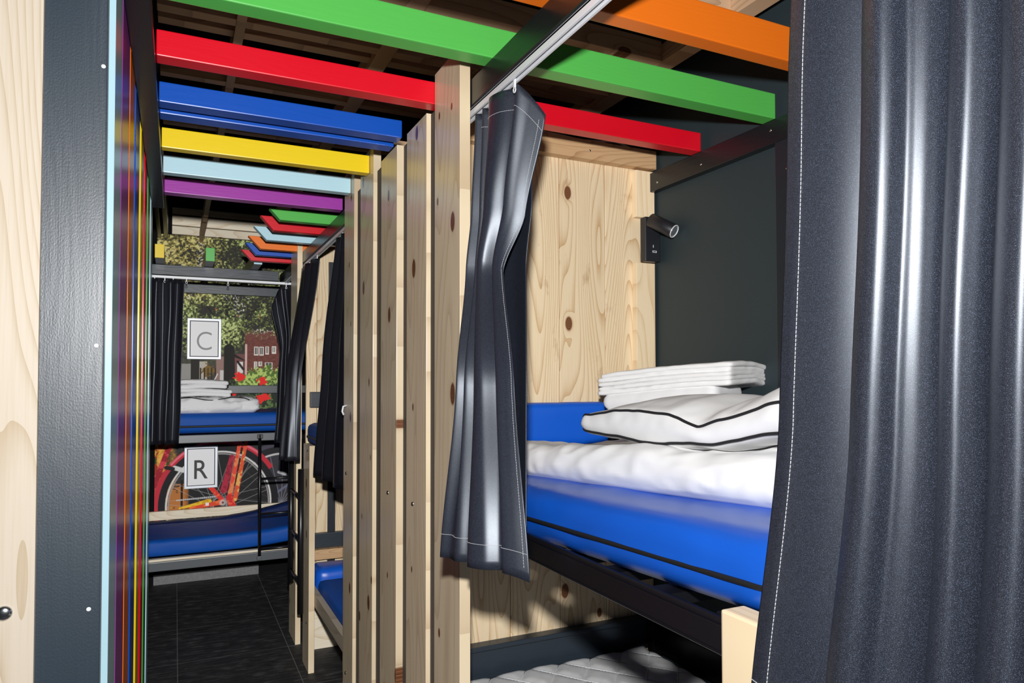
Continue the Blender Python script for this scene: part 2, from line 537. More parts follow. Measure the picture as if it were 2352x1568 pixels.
# dark batten on the far board wall, black trims of the near bunk's right wall
struct('trim_1', MB().box(0.828, 0.873, 4.286, 4.30, -1.10, 0.72, 0.002), M['blackbatten'])
t = struct('trim_2', MB().box(1.602, 1.632, 0.30, 2.168, 0.708, 0.779, 0.002), M['blackbeam_y'])
sc_ = MB()
for y, z in ((2.10, 0.735), (1.86, 0.735), (1.55, 0.75)):
    sc_.disc_dome((1.602, y, z), (-1, 0, 0), 0.0042, 0.0016)
sc_.build('screw', M['steel'], parent=t)
t = struct('trim_3', MB().box(1.603, 1.632, 1.36, 1.535, -0.95, 0.708, 0.002), M['blackbatten'])
sc_ = MB()
for y, z in ((1.49, 0.62), (1.50, 0.05)):
    sc_.disc_dome((1.603, y, z), (-1, 0, 0), 0.0042, 0.0016)
sc_.build('screw', M['steel'], parent=t)
struct('trim_4', MB().box(-0.31, -0.137, 6.03, 6.06, FLOOR, 1.14), M['void'])

# ------------------------------------------------------------------ wall mural (printed photo of a street with a red bicycle)
def make_mural():
    x0, x1, z0, z1, st = -0.137, 0.84, -1.22, 1.14, 0.0031
    nx, nz = int((x1-x0)/st)+1, int((z1-z0)/st)+1
    X, Z = np.meshgrid(np.linspace(x0, x1, nx), np.linspace(z0, z1, nz))
    rng = np.random.default_rng(5)
    def vn(sx, sz, oct=3, seed=0):
        out, amp, tot = 0, 1.0, 0
        r = np.random.default_rng(seed)
        for o in range(oct):
            gx, gz = int((x1-x0)*sx*2**o)+3, int((z1-z0)*sz*2**o)+3
            g = r.random((gz, gx))
            fx, fz = (X-x0)*sx*2**o, (Z-z0)*sz*2**o
            ix, iz = fx.astype(int), fz.astype(int)
            tx, tz = fx-ix, fz-iz
            tx, tz = tx*tx*(3-2*tx), tz*tz*(3-2*tz)
            v = (g[iz, ix]*(1-tx)+g[iz, ix+1]*tx)*(1-tz)+(g[iz+1, ix]*(1-tx)+g[iz+1, ix+1]*tx)*tz
            out = out+amp*v
            tot += amp
            amp *= 0.6
        return out/tot
    def lin(*c):
        return np.array([((v/255+0.055)/1.055)**2.4 if v > 10 else v/255/12.92 for v in c])
    img = np.zeros((nz, nx, 3))
    def put(mask, col):
        mk = np.clip(mask, 0, 1)[..., None]
        img[:] = img*(1-mk)+np.asarray(col)*mk
    def sm(a, b, v):
        t = np.clip((v-a)/(b-a), 0, 1)
        return t*t*(3-2*t)
    def seg(p, q, w, w2=None):
        p, q = np.array(p), np.array(q)
        d = q-p
        t = np.clip(((X-p[0])*d[0]+(Z-p[1])*d[1])/(d@d), 0, 1)
        ww = w if w2 is None else w+(w2-w)*t
        return sm(1, 0, (np.hypot(X-p[0]-t*d[0], Z-p[1]-t*d[1])-ww/2)/0.005+0.5)
    def rect(a, b, c, d):
        return ((X >= a) & (X <= b) & (Z >= c) & (Z <= d)).astype(float)
    def blob(p, r, seed, rough=0.7):
        d = np.hypot(X-p[0], Z-p[1])/r
        return sm(1.05, 0.85, d+rough*(vn(60, 60, 2, seed)-0.5)*2)
    # trunks and boughs first, then the leaf canopy over them
    put(np.ones_like(X), lin(46, 45, 40))
    put(seg((0.383, 0.66), (0.388, -0.05), 0.045, 0.085), lin(30, 29, 26))
    put(seg((0.36, 0.40), (0.20, 0.62), 0.02, 0.01), lin(32, 30, 26))
    put(seg((0.39, 0.40), (0.64, 0.64), 0.024, 0.01), lin(32, 30, 26))
    put(seg((0.38, 0.55), (0.22, 0.80), 0.018, 0.008), lin(34, 32, 28))
    n1, n2, n3 = vn(9, 9, 4, 1), vn(45, 45, 2, 2), vn(85, 85, 3, 3)
    shade = vn(4.5, 4.5, 3, 11)
    leaf = np.clip((n3-0.5)*2.1+0.5+(n1-0.5)*1.1+(shade-0.47)*1.4, 0, 1)
    cov = sm(0.08, 0.30, Z+0.16*(n1-0.5))*sm(0.16, 0.36, leaf)
    olive = sm(0.55, 0.75, Z)*sm(0.55, 0.05, X)
    c_d = np.array(lin(54, 56, 40))
    c_m = lin(98, 108, 58)*(1-olive[..., None])+lin(122, 112, 56)*olive[..., None]
    c_l = lin(190, 204, 136)*(1-olive[..., None])+lin(206, 194, 126)*olive[..., None]
    t1, t2 = sm(0.2, 0.6, leaf)[..., None], sm(0.6, 1.0, leaf)[..., None]
    canopy = (c_d*(1-t1)+c_m*t1)*(1-t2)+c_l*t2
    mk = cov[..., None]
    img[:] = img*(1-mk)+canopy*mk
    sky = sm(0.66, 0.72, vn(110, 110, 2, 8))*0.8*sm(0.58, 0.66, vn(5, 5, 2, 9))*sm(0.22, 0.32, Z)
    put(sky, lin(226, 220, 212))
    put(sm(0.78, 0.84, vn(24, 24, 3, 12))*sm(0.25, 0.4, Z)*0.6, lin(170, 112, 70))
    # street level: houses, trunks, brick facade
    band = sm(0.30, 0.20, Z)*sm(-0.12, -0.05, Z)
    put(band*0.85, lin(60, 58, 54))
    put(rect(-0.14, 0.12, -0.05, 0.14)*0.9, lin(150, 148, 142))
    put(rect(0.165, 0.223, -0.03, 0.157), lin(176, 170, 158))
    put(rect(0.231, 0.302, -0.031, 0.124), lin(70, 66, 60))
    put(blob((0.235, 0.09), 0.05, 20), lin(120, 92, 40))
    put(rect(0.29, 0.36, -0.031, 0.20)*0.9, lin(150, 120, 112))
    put(rect(0.317, 0.35, -0.031, 0.09), lin(196, 194, 190))
    for k in range(5):
        put(rect(0.172+k*0.027, 0.181+k*0.027, 0.0, 0.11), lin(40, 38, 36))
    put(seg((0.26, -0.03), (0.30, 0.06), 0.008), lin(210, 210, 208))
    br = rect(0.50, 0.84, 0.02, 0.42)*sm(0.44, 0.40, Z+0.1*(n1-0.5))
    put(br*sm(0.44, 0.36, Z+0.12*(n3-0.5)), lin(116, 66, 58))
    put(br*sm(0.45, 0.65, vn(70, 160, 2, 30))*0.6*sm(0.40, 0.34, Z), lin(84, 46, 42))
    put(rect(0.40, 0.50, -0.03, 0.22), lin(112, 72, 70))
    put(rect(0.445, 0.488, 0.02, 0.16), lin(214, 212, 208))
    put(seg((0.448, 0.16), (0.49, 0.10), 0.018), lin(30, 28, 28))
    put(rect(0.505, 0.519, 0.03, 0.30), lin(206, 176, 168))
    for a, b, c, d in ((0.572, 0.606, 0.212, 0.282), (0.612, 0.647, 0.212, 0.282), (0.659, 0.687, 0.22, 0.287), (0.707, 0.741, 0.228, 0.288),
                       (0.573, 0.597, 0.099, 0.162), (0.607, 0.634, 0.124, 0.162), (0.654, 0.715, 0.099, 0.156)):
        put(rect(a, b, c, d), lin(222, 216, 208))
        put(rect(a+0.007, b-0.007, c+0.010, d-0.005), lin(84, 78, 78))
        put(rect((a+b)/2-0.002, (a+b)/2+0.002, c, d), lin(222, 216, 208))
    put(rect(0.105, 0.168, -0.05, 0.20), lin(40, 38, 34))
    put(seg((0.385, 0.26), (0.388, -0.05), 0.078, 0.088), lin(30, 29, 26))
    put(seg((0.40, 0.22), (0.50, 0.17), 0.03, 0.008), lin(30, 30, 28))
    # planters, geraniums
    put(sm(0.03, -0.02, Z)*sm(0.40, 0.44, X)*sm(-0.25, -0.22, Z), lin(36, 46, 34))
    lf = sm(0.48, 0.6, vn(55, 55, 2, 41))
    put(sm(0.02, -0.01, Z)*sm(-0.30, -0.24, Z)*sm(0.36, 0.42, X)*lf, lin(92, 116, 66))
    for p, r in (((0.50, -0.005), 0.07), ((0.58, 0.03), 0.07), ((0.67, 0.045), 0.08), ((0.77, 0.03), 0.08)):
        b = blob(p, r, int(p[0]*900))
        put(b, lin(86, 112, 50))
        put(b*lf, lin(176, 198, 106))
    for p, r in (((0.466, 0.04), 0.038), ((0.641, 0.008), 0.034), ((0.421, -0.10), 0.026), ((0.62, -0.135), 0.03), ((0.665, -0.13), 0.03), ((0.618, -0.165), 0.026)):
        put(blob(p, r, int(p[0]*700+3)), lin(226, 40, 38))
    # pavement behind the bicycle
    low = sm(-0.30, -0.42, Z)
    put(low, lin(40, 40, 41))
    put(low*sm(0.5, 0.7, vn(120, 120, 2, 50))*0.5, lin(70, 70, 72))
    put(low*sm(0.62, 0.70, X)*0.7, lin(56, 54, 62))
    # autumn leaves on the left
    lv = low*sm(0.02, -0.06, X+0.04*(n2-0.5))
    put(lv, lin(196, 138, 46))
    put(lv*sm(0.48, 0.60, vn(26, 26, 3, 51)), lin(226, 170, 72))
    put(lv*sm(0.52, 0.62, vn(22, 22, 3, 52)), lin(150, 44, 28))
    put(lv*sm(0.60, 0.68, vn(18, 18, 3, 53)), lin(44, 66, 38))
    lv2 = rect(-0.05, 0.10, -1.02, -0.76)*sm(0.42, 0.5, vn(16, 40, 3, 54))
    put(lv2, lin(176, 110, 52))
    put(rect(0.045, 0.06, -1.02, -0.76), lin(22, 20, 18))
    # second (grey) wheel at the right
    def ring(c, rx, rz, ra, rb):
        q = np.hypot((X-c[0])/rx, (Z-c[1])/rz)
        return sm(ra-0.012, ra, q)*sm(rb+0.012, rb, q)
    w2 = (0.79, -0.995)
    put(ring(w2, 0.38, 0.405, 1.03, 1.15), lin(30, 30, 34))
    put(ring(w2, 0.38, 0.405, 1.15, 1.21), lin(70, 66, 80))
    put(ring(w2, 0.38, 0.405, 0.985, 1.01), lin(190, 188, 186))
    for k in range(22):
        a = k*math.pi/11+0.1
        put(seg(w2, (w2[0]+0.36*math.cos(a), w2[1]+0.39*math.sin(a)), 0.004)*0.7, lin(140, 140, 150))
    put(seg((0.735, -0.92), (0.84, -0.85), 0.018), lin(96, 100, 120))
    put(seg((0.77, -0.74), (0.82, -0.76), 0.022), lin(190, 190, 192))
    # first wheel
    wc, rx, rz = (0.325, -0.965), 0.381, 0.410
    inside = sm(1.0, 0.97, np.hypot((X-wc[0])/rx, (Z-wc[1])/rz))
    put(inside*sm(0.06, 0.12, X)*0.85, lin(26, 26, 26))
    put(ring(wc, rx, rz, 1.03, 1.15), lin(24, 24, 28))
    put(ring(wc, rx, rz, 0.992, 1.012), lin(206, 204, 200))
    put(ring(wc, rx, rz, 0.955, 0.965), lin(150, 146, 146))
    for k in range(36):
        a = k*2*math.pi/36
        o = 0.05*(1 if k % 2 else -1)
        put(seg((wc[0]+o*math.sin(a), wc[1]-o*math.cos(a)), (wc[0]+rx*0.94*math.cos(a+o), wc[1]+rz*0.94*math.sin(a+o)), 0.0024)*0.7, lin(168, 166, 164))
    ang = np.arctan2(Z-wc[1], X-wc[0])
    fend = ring(wc, rx, rz, 1.155, 1.235)*((ang > 0.60) | (ang < -2.9)).astype(float)
    put(fend, lin(186, 42, 58))
    put(ring(wc, rx, rz, 1.195, 1.225)*((ang > 0.9) & (ang < 2.4)).astype(float), lin(220, 104, 120))
    fl = vn(40, 40, 2, 60)
    def tubes(p, q, w, c1, c2, w2=None):
        s_ = seg(p, q, w, w2)
        put(s_, lin(*c1))
        put(s_*sm(0.5, 0.65, fl), lin(*c2))
    tubes((-0.041, -0.505), (-0.165, -0.87), 0.038, (150, 24, 40), (206, 60, 76))
    tubes((0.412, -0.60), (0.353, -0.86), 0.036, (168, 40, 62), (140, 26, 46), 0.05)
    tubes((0.476, -0.46), (0.396, -0.92), 0.026, (226, 74, 52), (240, 130, 80), 0.036)
    tubes((0.522, -0.46), (0.438, -0.935), 0.026, (216, 84, 46), (242, 172, 92), 0.034)
    tubes((0.12, -0.60), (0.255, -0.827), 0.03, (190, 40, 44), (220, 84, 60))
    tubes((0.255, -0.827), (0.341, -0.936), 0.034, (214, 54, 44), (236, 120, 70))
    tubes((0.037, -0.978), (0.246, -0.940), 0.012, (222, 180, 40), (200, 150, 30), 0.04)
    tubes((0.113, -0.985), (0.338, -0.953), 0.02, (206, 70, 40), (226, 110, 60), 0.04)
    tubes((0.396, -0.92), (0.43, -1.02), 0.05, (200, 40, 40), (226, 90, 60))
    put(seg((0.018, -0.916), (0.293, -0.905), 0.010)*(0.55+0.45*(np.sin(X*420) > 0)), lin(190, 190, 192))
    put(np.clip(1.5-np.hypot(X-0.348, Z+0.957)/0.02*1.0, 0, 1), lin(196, 194, 192))
    put(np.clip(1.5-np.hypot(X-0.348, Z+0.957)/0.010, 0, 1), lin(110, 40, 40))
    put(seg((0.0, -0.665), (0.06, -0.687), 0.034), lin(206, 206, 204))
    put(seg((-0.058, -0.660), (-0.012, -0.672), 0.03), lin(26, 26, 28))
    put(rect(0.22, 0.245, -0.975, -0.95), lin(220, 214, 214))
    me = bpy.data.meshes.new('wall_mural')
    idx = np.arange(nx*nz).reshape(nz, nx)
    org = np.array([(x0+x1)/2, 6.035, z0])
    co = np.stack([X, np.full_like(X, 6.035), Z], -1).reshape(-1, 3)-org
    quads = np.stack([idx[:-1, :-1], idx[:-1, 1:], idx[1:, 1:], idx[1:, :-1]], -1).reshape(-1, 4)
    me.from_pydata(co.tolist(), [], quads.tolist())
    ca = me.color_attributes.new('print', 'FLOAT_COLOR', 'POINT')
    rgba = np.ones((nx*nz, 4), dtype=np.float32)
    rgba[:, :3] = np.clip(img.reshape(-1, 3)*1.2, 0, 0.92)
    ca.data.foreach_set('color', rgba.ravel())
    mt, nt, p = _new('mural_print')
    at = _n(nt, 'ShaderNodeAttribute')
    at.attribute_name = 'print'
    nt.links.new(at.outputs['Color'], p.inputs['Base Color'])
    p.inputs['Roughness'].default_value = 0.6
    p.inputs['Specular IOR Level'].default_value = 0.2
    me.materials.append(mt)
    o = bpy.data.objects.new('wall_mural', me)
    C.objects.link(o)
    sol = o.modifiers.new('thick', 'SOLIDIFY')
    sol.thickness = 0.006
    sol.offset = -1.0
    o.location = Vector(org)+Vector((0, 0, H))
    tag(o, 'large wall photo print of a tree-lined brick street with a parked red bicycle', 'mural')
make_mural()

# ------------------------------------------------------------------ left side of the corridor
pb = thing('wooden_board', 'wide pale pine board with a round bolt at the far left edge', 'board', (-0.30, 1.24, FLOOR))
MB().box(-0.44, -0.1940, 1.312, 1.3235, FLOOR, 1.15, 0.0015).build('board', M['pale'], pb)
MB().disc_dome((-0.233, 1.312, -0.353), (0, -1, 0), 0.0115, 0.006, 24).build('bolt', M['steel'], pb, label='domed steel bolt head')

dp = thing('wooden_post', 'broad anthracite-painted post with scuffed glossy face beside the pale board', 'post', (-0.145, 1.30, FLOOR))
MB().box(-0.1965, -0.1066, 1.325, 1.353, FLOOR, 1.15, 0.002).build('post', M['blackpost'], dp)
for x, z in ((-0.1122, 0.520), (-0.1170, 0.059), (-0.1226, -0.366)):
    MB().disc_dome((x, 1.325, z), (0, -1, 0), 0.0035, 0.001, 10).build('filled_screw_hole', M['thread'], dp)

slats = [('light blue', 1.358, 1.515, 'light blue painted wall slat nearest the camera, beside the dark post'),
         ('purple', 1.530, 1.745, 'purple painted wall slat just behind the broad light blue slat'),
         ('orange', 1.775, 1.955, 'orange painted wall slat between the purple and the blue wall slats'),
         ('blue', 2.020, 2.215, 'dark blue painted wall slat between the orange and yellow wall slats'),
         ('yellow', 2.330, 2.500, 'yellow painted wall slat between the blue and red wall slats'),
         ('red', 2.630, 2.805, 'red painted wall slat between the yellow and green wall slats'),
         ('green', 2.900, 3.10, 'green painted wall slat next to the last thin slat'),
         ('light blue', 3.240, 3.430, 'last thin light blue slat at the far end of the slatted wall')]
for cname, y0, y1, lab in slats:
    MB().box(-0.1275, -0.0972, y0, y1, FLOOR, 1.0, 0.0012).build('wall_slat', MS_[cname], label=lab, cat='slat', group='painted slats along the left wall')

lb_ = thing('support_beam', 'black painted beam running along the top of the left slatted wall', 'beam', (-0.07, 2.0, 0.74))
MB().box(-0.0965, -0.0505, 0.6, 3.33, 0.738, 0.7785, 0.002).build('beam', M['blackbeam_y'], lb_)

# ------------------------------------------------------------------ coloured ceiling beams
def cbeam(cname, x0, x1, y0, y1, z0, z1, lab):
    return MB().box(x0, x1, y0, y1, z0, z1, 0.003).build('ceiling_beam', MB_[cname], label=lab, cat='beam', group='painted beams across the near ceiling')
cbeam('orange', -0.0495, 1.605, 1.238, 1.282, 0.7795, 0.865, 'orange painted ceiling beam at the top, nearest the camera')
cbeam('green', -0.0495, 1.605, 1.532, 1.584, 0.7795, 0.855, 'long green painted ceiling beam crossing over the curtain rail')
cbeam('red', -0.0495, 1.605, 1.862, 1.912, 0.7795, 0.843, 'long red painted ceiling beam behind the nearest wooden post')
cbeam('blue', -0.0495, 0.648, 2.168, 2.222, 0.7795, 0.836, 'blue painted ceiling beam ending at the second wooden post')
cbeam('blue', -0.0495, 0.648, 2.262, 2.320, 0.7795, 0.820, 'thin blue ceiling beam directly behind the other blue beam')
cbeam('yellow', -0.0495, 0.648, 2.590, 2.632, 0.7795, 0.846, 'yellow painted ceiling beam across the corridor')
cbeam('light blue', -0.0495, 0.648, 2.900, 2.945, 0.7795, 0.845, 'light blue painted ceiling beam between the yellow and purple beams')
cbeam('purple', -0.0495, 0.680, 3.205, 3.262, 0.7795, 0.843, 'purple painted ceiling beam, last of the straight corridor beams')

def mbeam(cname, xb, xt, y0, y1, zt, x1, lab):
    mb = MB().prism([(xb, 0.7795), (x1, 0.7795), (x1, zt), (xt, zt)], y0, y1, 0.002)
    mb.build('ceiling_beam', MB_[cname], label=lab, cat='beam', group='mitred beams over the far pod')
mbeam('green', 0.448, 0.398, 3.526, 3.574, 0.833, 1.60, 'green beam with slanted end, nearest of the far mitred beams')
mbeam('red', 0.448, 0.384, 3.786, 3.834, 0.852, 1.60, 'red beam with slanted end between far green and light blue beams')
mbeam('light blue', 0.446, 0.378, 4.060, 4.108, 0.852, 1.60, 'light blue beam with slanted end over the far pod')
mbeam('orange', 0.443, 0.374, 4.345, 4.393, 0.852, 1.60, 'orange beam with slanted end over the far pod')
mbeam('blue', 0.439, 0.376, 4.564, 4.612, 0.850, 1.60, 'blue beam with slanted end behind the far orange beam')
mbeam('red', 0.434, 0.370, 4.791, 4.839, 0.846, 1.60, 'lowest dark red beam with slanted end, farthest of the mitred beams')

def ybeam(cname, x0, x1, lab):
    MB().prism_x([(4.925, 0.865), (4.955, 0.7795), (6.03, 0.7795), (6.03, 0.865)], x0, x1, 0.002).build(
        'bed_rafter', MB_far[cname], label=lab, cat='beam', group='rafters over the end bed')
    return
def lit_end(cname, x0, x1, lab):
    r = MB().box(x0, x1, 4.945, 6.03, 0.7795, 0.865, 0.002).build('bed_rafter', M['blackbeam_y'], label=lab, cat='beam', group='rafters over the end bed')  # body coloured black for the shade on the underside of a coloured rafter
    MB().box(x0, x1, 4.93, 4.9445, 0.7795, 0.865, 0.001).build('lit_end', MB_far[cname], r, label=cname+' lit end face')
lit_end('yellow', -0.125, -0.072, 'yellow rafter, shaded part coloured black, at the left over the end bed')
lit_end('green', 0.168, 0.222, 'green rafter, shaded part coloured black, in the middle over the end bed')
lit_end('light blue', 0.462, 0.514, 'light blue rafter, shaded part coloured black, below the dark red beam')

# ------------------------------------------------------------------ roof void: joists
def joist(name, x0, x1, y0, y1, z0, z1, mat, lab, group='bare wooden joists in the dark roof'):
    MB().box(x0, x1, y0, y1, z0, z1, 0.002).build(name, mat, label=lab, cat='joist', group=group)
JX, JY = M['joist_x'], M['joist_y']
for y0, y1, zz, lab in ((1.60, 1.645, 1.10, 'cross joist in the roof just above the orange beam'),
                    (1.935, 1.98, 1.10, 'cross joist in the roof above the green beam over the bunk'),
                    (2.265, 2.31, 1.10, 'cross joist in the roof running behind the long green beam'),
                    (2.385, 2.43, 1.12, 'cross joist in the roof seen above the long red beam'),
                    (2.76, 2.80, 1.10, 'cross joist in the roof between red and blue beams'),
                    (3.35, 3.39, 1.12, 'cross joist in the roof between blue and yellow beams')):
    joist('roof_joist', -0.06, 1.50, y0, y1, zz, zz+0.07, JX, lab)
joist('roof_joist', 0.157, 0.186, 1.2, 6.02, 1.098, 1.17, JY, 'thin long joist running down the roof toward the mural')
joist('roof_joist', 0.600, 0.655, 1.2, 5.2, 1.098, 1.17, JY, 'long joist running down the roof above the wooden posts')
joist('roof_joist', 1.500, 1.565, 0.8, 5.2, 1.098, 1.16, JY, 'long edge joist in the roof beside the black wall')
joist('roof_joist', -0.135, -0.108, 3.4, 5.98, 1.10, 1.30, M['blackbeam_y'], 'outermost dark joist above the far left curtain', 'dark joists at the far left of the roof')
joist('roof_joist', -0.090, -0.062, 3.4, 5.98, 1.10, 1.30, M['blackbeam_y'], 'inner dark joist at the far left of the roof', 'dark joists at the far left of the roof')
for k, (z0, z1, lab) in enumerate(((1.145, 1.208, 'lowest bare plank on the wall directly above the mural'), (1.216, 1.290, 'middle bare plank on the wall above the mural'),
                       (1.302, 1.352, 'top bare plank on the wall above the mural'))):
    joist('wall_plank', -0.035, 1.60, 6.02, 6.055, z0, z1, M['plank_x'], lab, 'planks above the mural')

# ------------------------------------------------------------------ row of natural pine posts
posts = [(1.666, 1.859, 0.862, 'tall pine post nearest the camera, partly covered by the black curtain'),
         (1.931, 2.122, 0.7785, 'second tall pine post from the curtain, under the red beam end'),
         (2.233, 2.428, 0.7785, 'third tall pine post from the curtain, middle of the five'),
         (2.538, 2.737, 0.870, 'fourth tall pine post from the curtain, by the yellow beam end'),
         (2.846, 3.027, 0.885, 'fifth and farthest tall pine post, with a white hook')]
post_objs = []
for i, (y0, y1, zt, lab) in enumerate(posts):
    t = thing('wooden_post', lab, 'post', (0.6645, (y0+y1)/2, FLOOR), 'row of tall pine posts')
    MB().box(0.650, 0.6792, y0, y1, FLOOR, zt, 0.0015).build('post', M['post'], t)
    post_objs.append(t)
for i, y, z in ((4, 2.97, -0.385), (2, 2.33, -0.375), (1, 2.055, -0.37), (4, 2.965, -1.21)):
    MB().disc_dome((0.650, y, z), (-1, 0, 0), 0.007, 0.005).build('bolt', M['steel'], post_objs[i], label='steel bolt head')
hk = MB().tube([(0.648, 2.96, -0.10), (0.632, 2.955, -0.105), (0.628, 2.952, -0.125), (0.634, 2.95, -0.14)], 0.004, 8)
hk.build('hook', M['white_plastic'], post_objs[4], label='small white plastic hook')

# ------------------------------------------------------------------ curtain beams and tracks
def beam_track(y0, y1, lab, tlab, gl):
    b = thing('support_beam', lab, 'beam', (0.70, (y0+y1)/2, 0.708))
    MB().box(0.6815, 0.727, y0, y1, 0.711, 0.7790, 0.002).build('beam', M['blackbeam_y'], b)
    t = thing('curtain_track', tlab, 'curtain track', (0.702, (y0+y1)/2, 0.69), 'white curtain tracks')
    mb = MB().box(0.688, 0.6945, y0+0.02, y1-0.05, 0.692, 0.7105, 0.001)
    mb.box(0.7035, 0.710, y0+0.02, y1-0.05, 0.692, 0.7105, 0.001).box(0.688, 0.710, y0+0.02, y1-0.05, 0.705, 0.7108, 0.0005)
    mb.build('rail', M['alu_white'], t)
    MB().box(0.6945, 0.7035, y0+0.02, y1-0.05, 0.703, 0.7045).build('slot', M['black_gap'], t, label='dark slot in the track')
    for y in gl:
        g = MB().box(0.6965, 0.7015, y-0.004, y+0.004, 0.676, 0.703, 0.001)
        g.tube([(0.699, y+0.006*math.cos(a), 0.671+0.006*math.sin(a)) for a in [k*math.pi/5 for k in range(11)]], 0.0016, 6, False)
        g.build('glider', M['white_plastic'], t)
beam_track(0.25, 2.17, 'black beam carrying the curtain track over the near bunk', 'white curtain track under the near black beam', (1.445, 1.585))
beam_track(3.03, 5.36, 'black beam carrying the curtain track over the far pod', 'curtain track under the far pod beam', (3.30, 3.42, 3.95, 4.2))

# ------------------------------------------------------------------ curtains
def catmull(pts, n):
    p = [Vector(q) for q in pts]
    p = [p[0]*2-p[1]]+p+[p[-1]*2-p[-2]]
    dense = []
    for i in range(1, len(p)-2):
        a, b, c, d = p[i-1], p[i], p[i+1], p[i+2]
        for k in range(24):
            t = k/24
            dense.append(0.5*((2*b)+(-a+c)*t+(2*a-5*b+4*c-d)*t*t+(-a+3*b-3*c+d)*t**3))
    dense.append(p[-2])
    # even number of samples per span keeps folds aligned between rows
    out = []
    for k in range(n+1):
        s = k/n*(len(dense)-1)
        i = min(int(s), len(dense)-2)
        out.append(dense[i].lerp(dense[i+1], s-i))
    return out

def curtain(label, rows, n, m_, mat, loc, group, stitch_v=None, stitch_u=None, side=1, wob=0.0, seed=0, zfun=None, thread=M['thread']):
    """rows: list of (z, [(x, y), ...]) from top to bottom, same number of points in each."""
    zs = [r[0] for r in rows]
    cols = [[Vector((*q, 0)) for q in catmull([(x, y) for x, y in r[1]], n)] for r in rows] if False else \
           [catmull([(x, y, 0) for x, y in r[1]], n) for r in rows]
    def S(u, v):
        z = zs[0]+(zs[-1]-zs[0])*v
        i = 0
        while i < len(zs)-2 and z < zs[i+1]:
            i += 1
        t = (z-zs[i])/(zs[i+1]-zs[i])
        t = t*t*(3-2*t)*0.5+t*0.5
        k = u*n
        a = min(int(k), n-1)
        f = k-a
        p0 = cols[i][a].lerp(cols[i][a+1], f)
        p1 = cols[i+1][a].lerp(cols[i+1][a+1], f)
        p = p0.lerp(p1, t)
        p.z = z+(zfun(u, v) if zfun else 0)
        if wob:
            q = Vector((u*5+seed, v*3, seed*1.7))
            p.x += wob*mnoise.noise(q)
            p.y += wob*mnoise.noise(q+Vector((9, 3, 1)))
        return p
    t = thing('curtain', label, 'curtain', loc, group)
    mb = MB()
    g = [[mb.bm.verts.new(S(i/n, j/m_)) for i in range(n+1)] for j in range(m_+1)]
    for j in range(m_):
        for i in range(n):
            mb.bm.faces.new((g[j][i], g[j][i+1], g[j+1][i+1], g[j+1][i])).smooth = True
    o = mb.build('cloth', mat, t, smooth=True)
    md = o.modifiers.new('thick', 'SOLIDIFY')
    md.thickness = 0.0018
    md.offset = 0
    def N(u, v):
        e = 0.004
        a = S(min(1, u+e), v)-S(max(0, u-e), v)
        b = S(u, min(1, v+e))-S(u, max(0, v-e))
        return a.cross(b).normalized()*side
    st = MB()
    have = False
    for kind, val, lo, hi, cnt in ([('v', *q) for q in (stitch_v or [])]+[('u', *q) for q in (stitch_u or [])]):
        have = True
        for k in range(cnt):
            pts = []
            for e in (0.0, 0.5, 1.0):
                w = lo+(hi-lo)*(k+e*0.80)/cnt
                u, v = (w, val) if kind == 'v' else (val, w)
                pts.append(S(u, v)+N(u, v)*0.0014)
            st.tube(pts, 0.00042, 5)
    if have:
        st.build('stitching', thread, t, label='white seam stitching')
    return t

# near curtain, gathered at the first post
r0 = [(0.765, 1.505), (0.765, 1.56), (0.745, 1.66), (0.712, 1.668), (0.690, 1.655), (0.726, 1.635), (0.692, 1.612), (0.728, 1.588),
      (0.684, 1.55), (0.688, 1.50), (0.716, 1.462), (0.702, 1.440), (0.728, 1.425), (0.760, 1.408)]
r1 = [(0.748, 1.455), (0.752, 1.55), (0.740, 1.645), (0.706, 1.662), (0.680, 1.655), (0.718, 1.635), (0.680, 1.610), (0.720, 1.588),
      (0.676, 1.570), (0.680, 1.545), (0.712, 1.522), (0.696, 1.498), (0.714, 1.480), (0.738, 1.466)]
r2 = [(0.746, 1.480), (0.750, 1.56), (0.738, 1.630), (0.700, 1.655), (0.664, 1.652), (0.704, 1.632), (0.668, 1.612), (0.708, 1.596),
      (0.664, 1.585), (0.668, 1.565), (0.704, 1.555), (0.684, 1.538), (0.690, 1.520), (0.700, 1.505)]
r3 = [(0.744, 1.475), (0.750, 1.55), (0.738, 1.62), (0.690, 1.645), (0.632, 1.645), (0.672, 1.622), (0.636, 1.598), (0.680, 1.575),
      (0.642, 1.552), (0.648, 1.525), (0.690, 1.505), (0.668, 1.480), (0.678, 1.455), (0.692, 1.440)]
r4 = [(0.740, 1.470), (0.748, 1.53), (0.736, 1.60), (0.660, 1.640), (0.588, 1.632), (0.600, 1.606), (0.604, 1.572), (0.632, 1.545),
      (0.612, 1.512), (0.630, 1.472), (0.664, 1.452), (0.660, 1.430), (0.678, 1.405), (0.702, 1.378)]
curtain('black satin curtain gathered against the nearest pine post', [(0.686, r0), (0.42, r1), (0.28, r2), (0.0, [(0.95*x, 0.95*y) for x, y in r3]), (-0.386, [(0.905*x, 0.905*y) for x, y in r4])], 156, 60, M['satin'],
        (0.69, 1.5, -0.42), 'black satin curtains', stitch_v=[(0.955, 0.30, 0.995, 110), (0.045, 0.42, 0.995, 80)], stitch_u=[(0.975, 0.03, 0.98, 190)], side=-1, wob=0.004, seed=2,
        zfun=lambda u, v: -0.075*max(0, (u-0.84)/0.16)**1.5*(1-v)**3 - 0.012*max(0, (u-0.85)/0.15)**2*v**8)

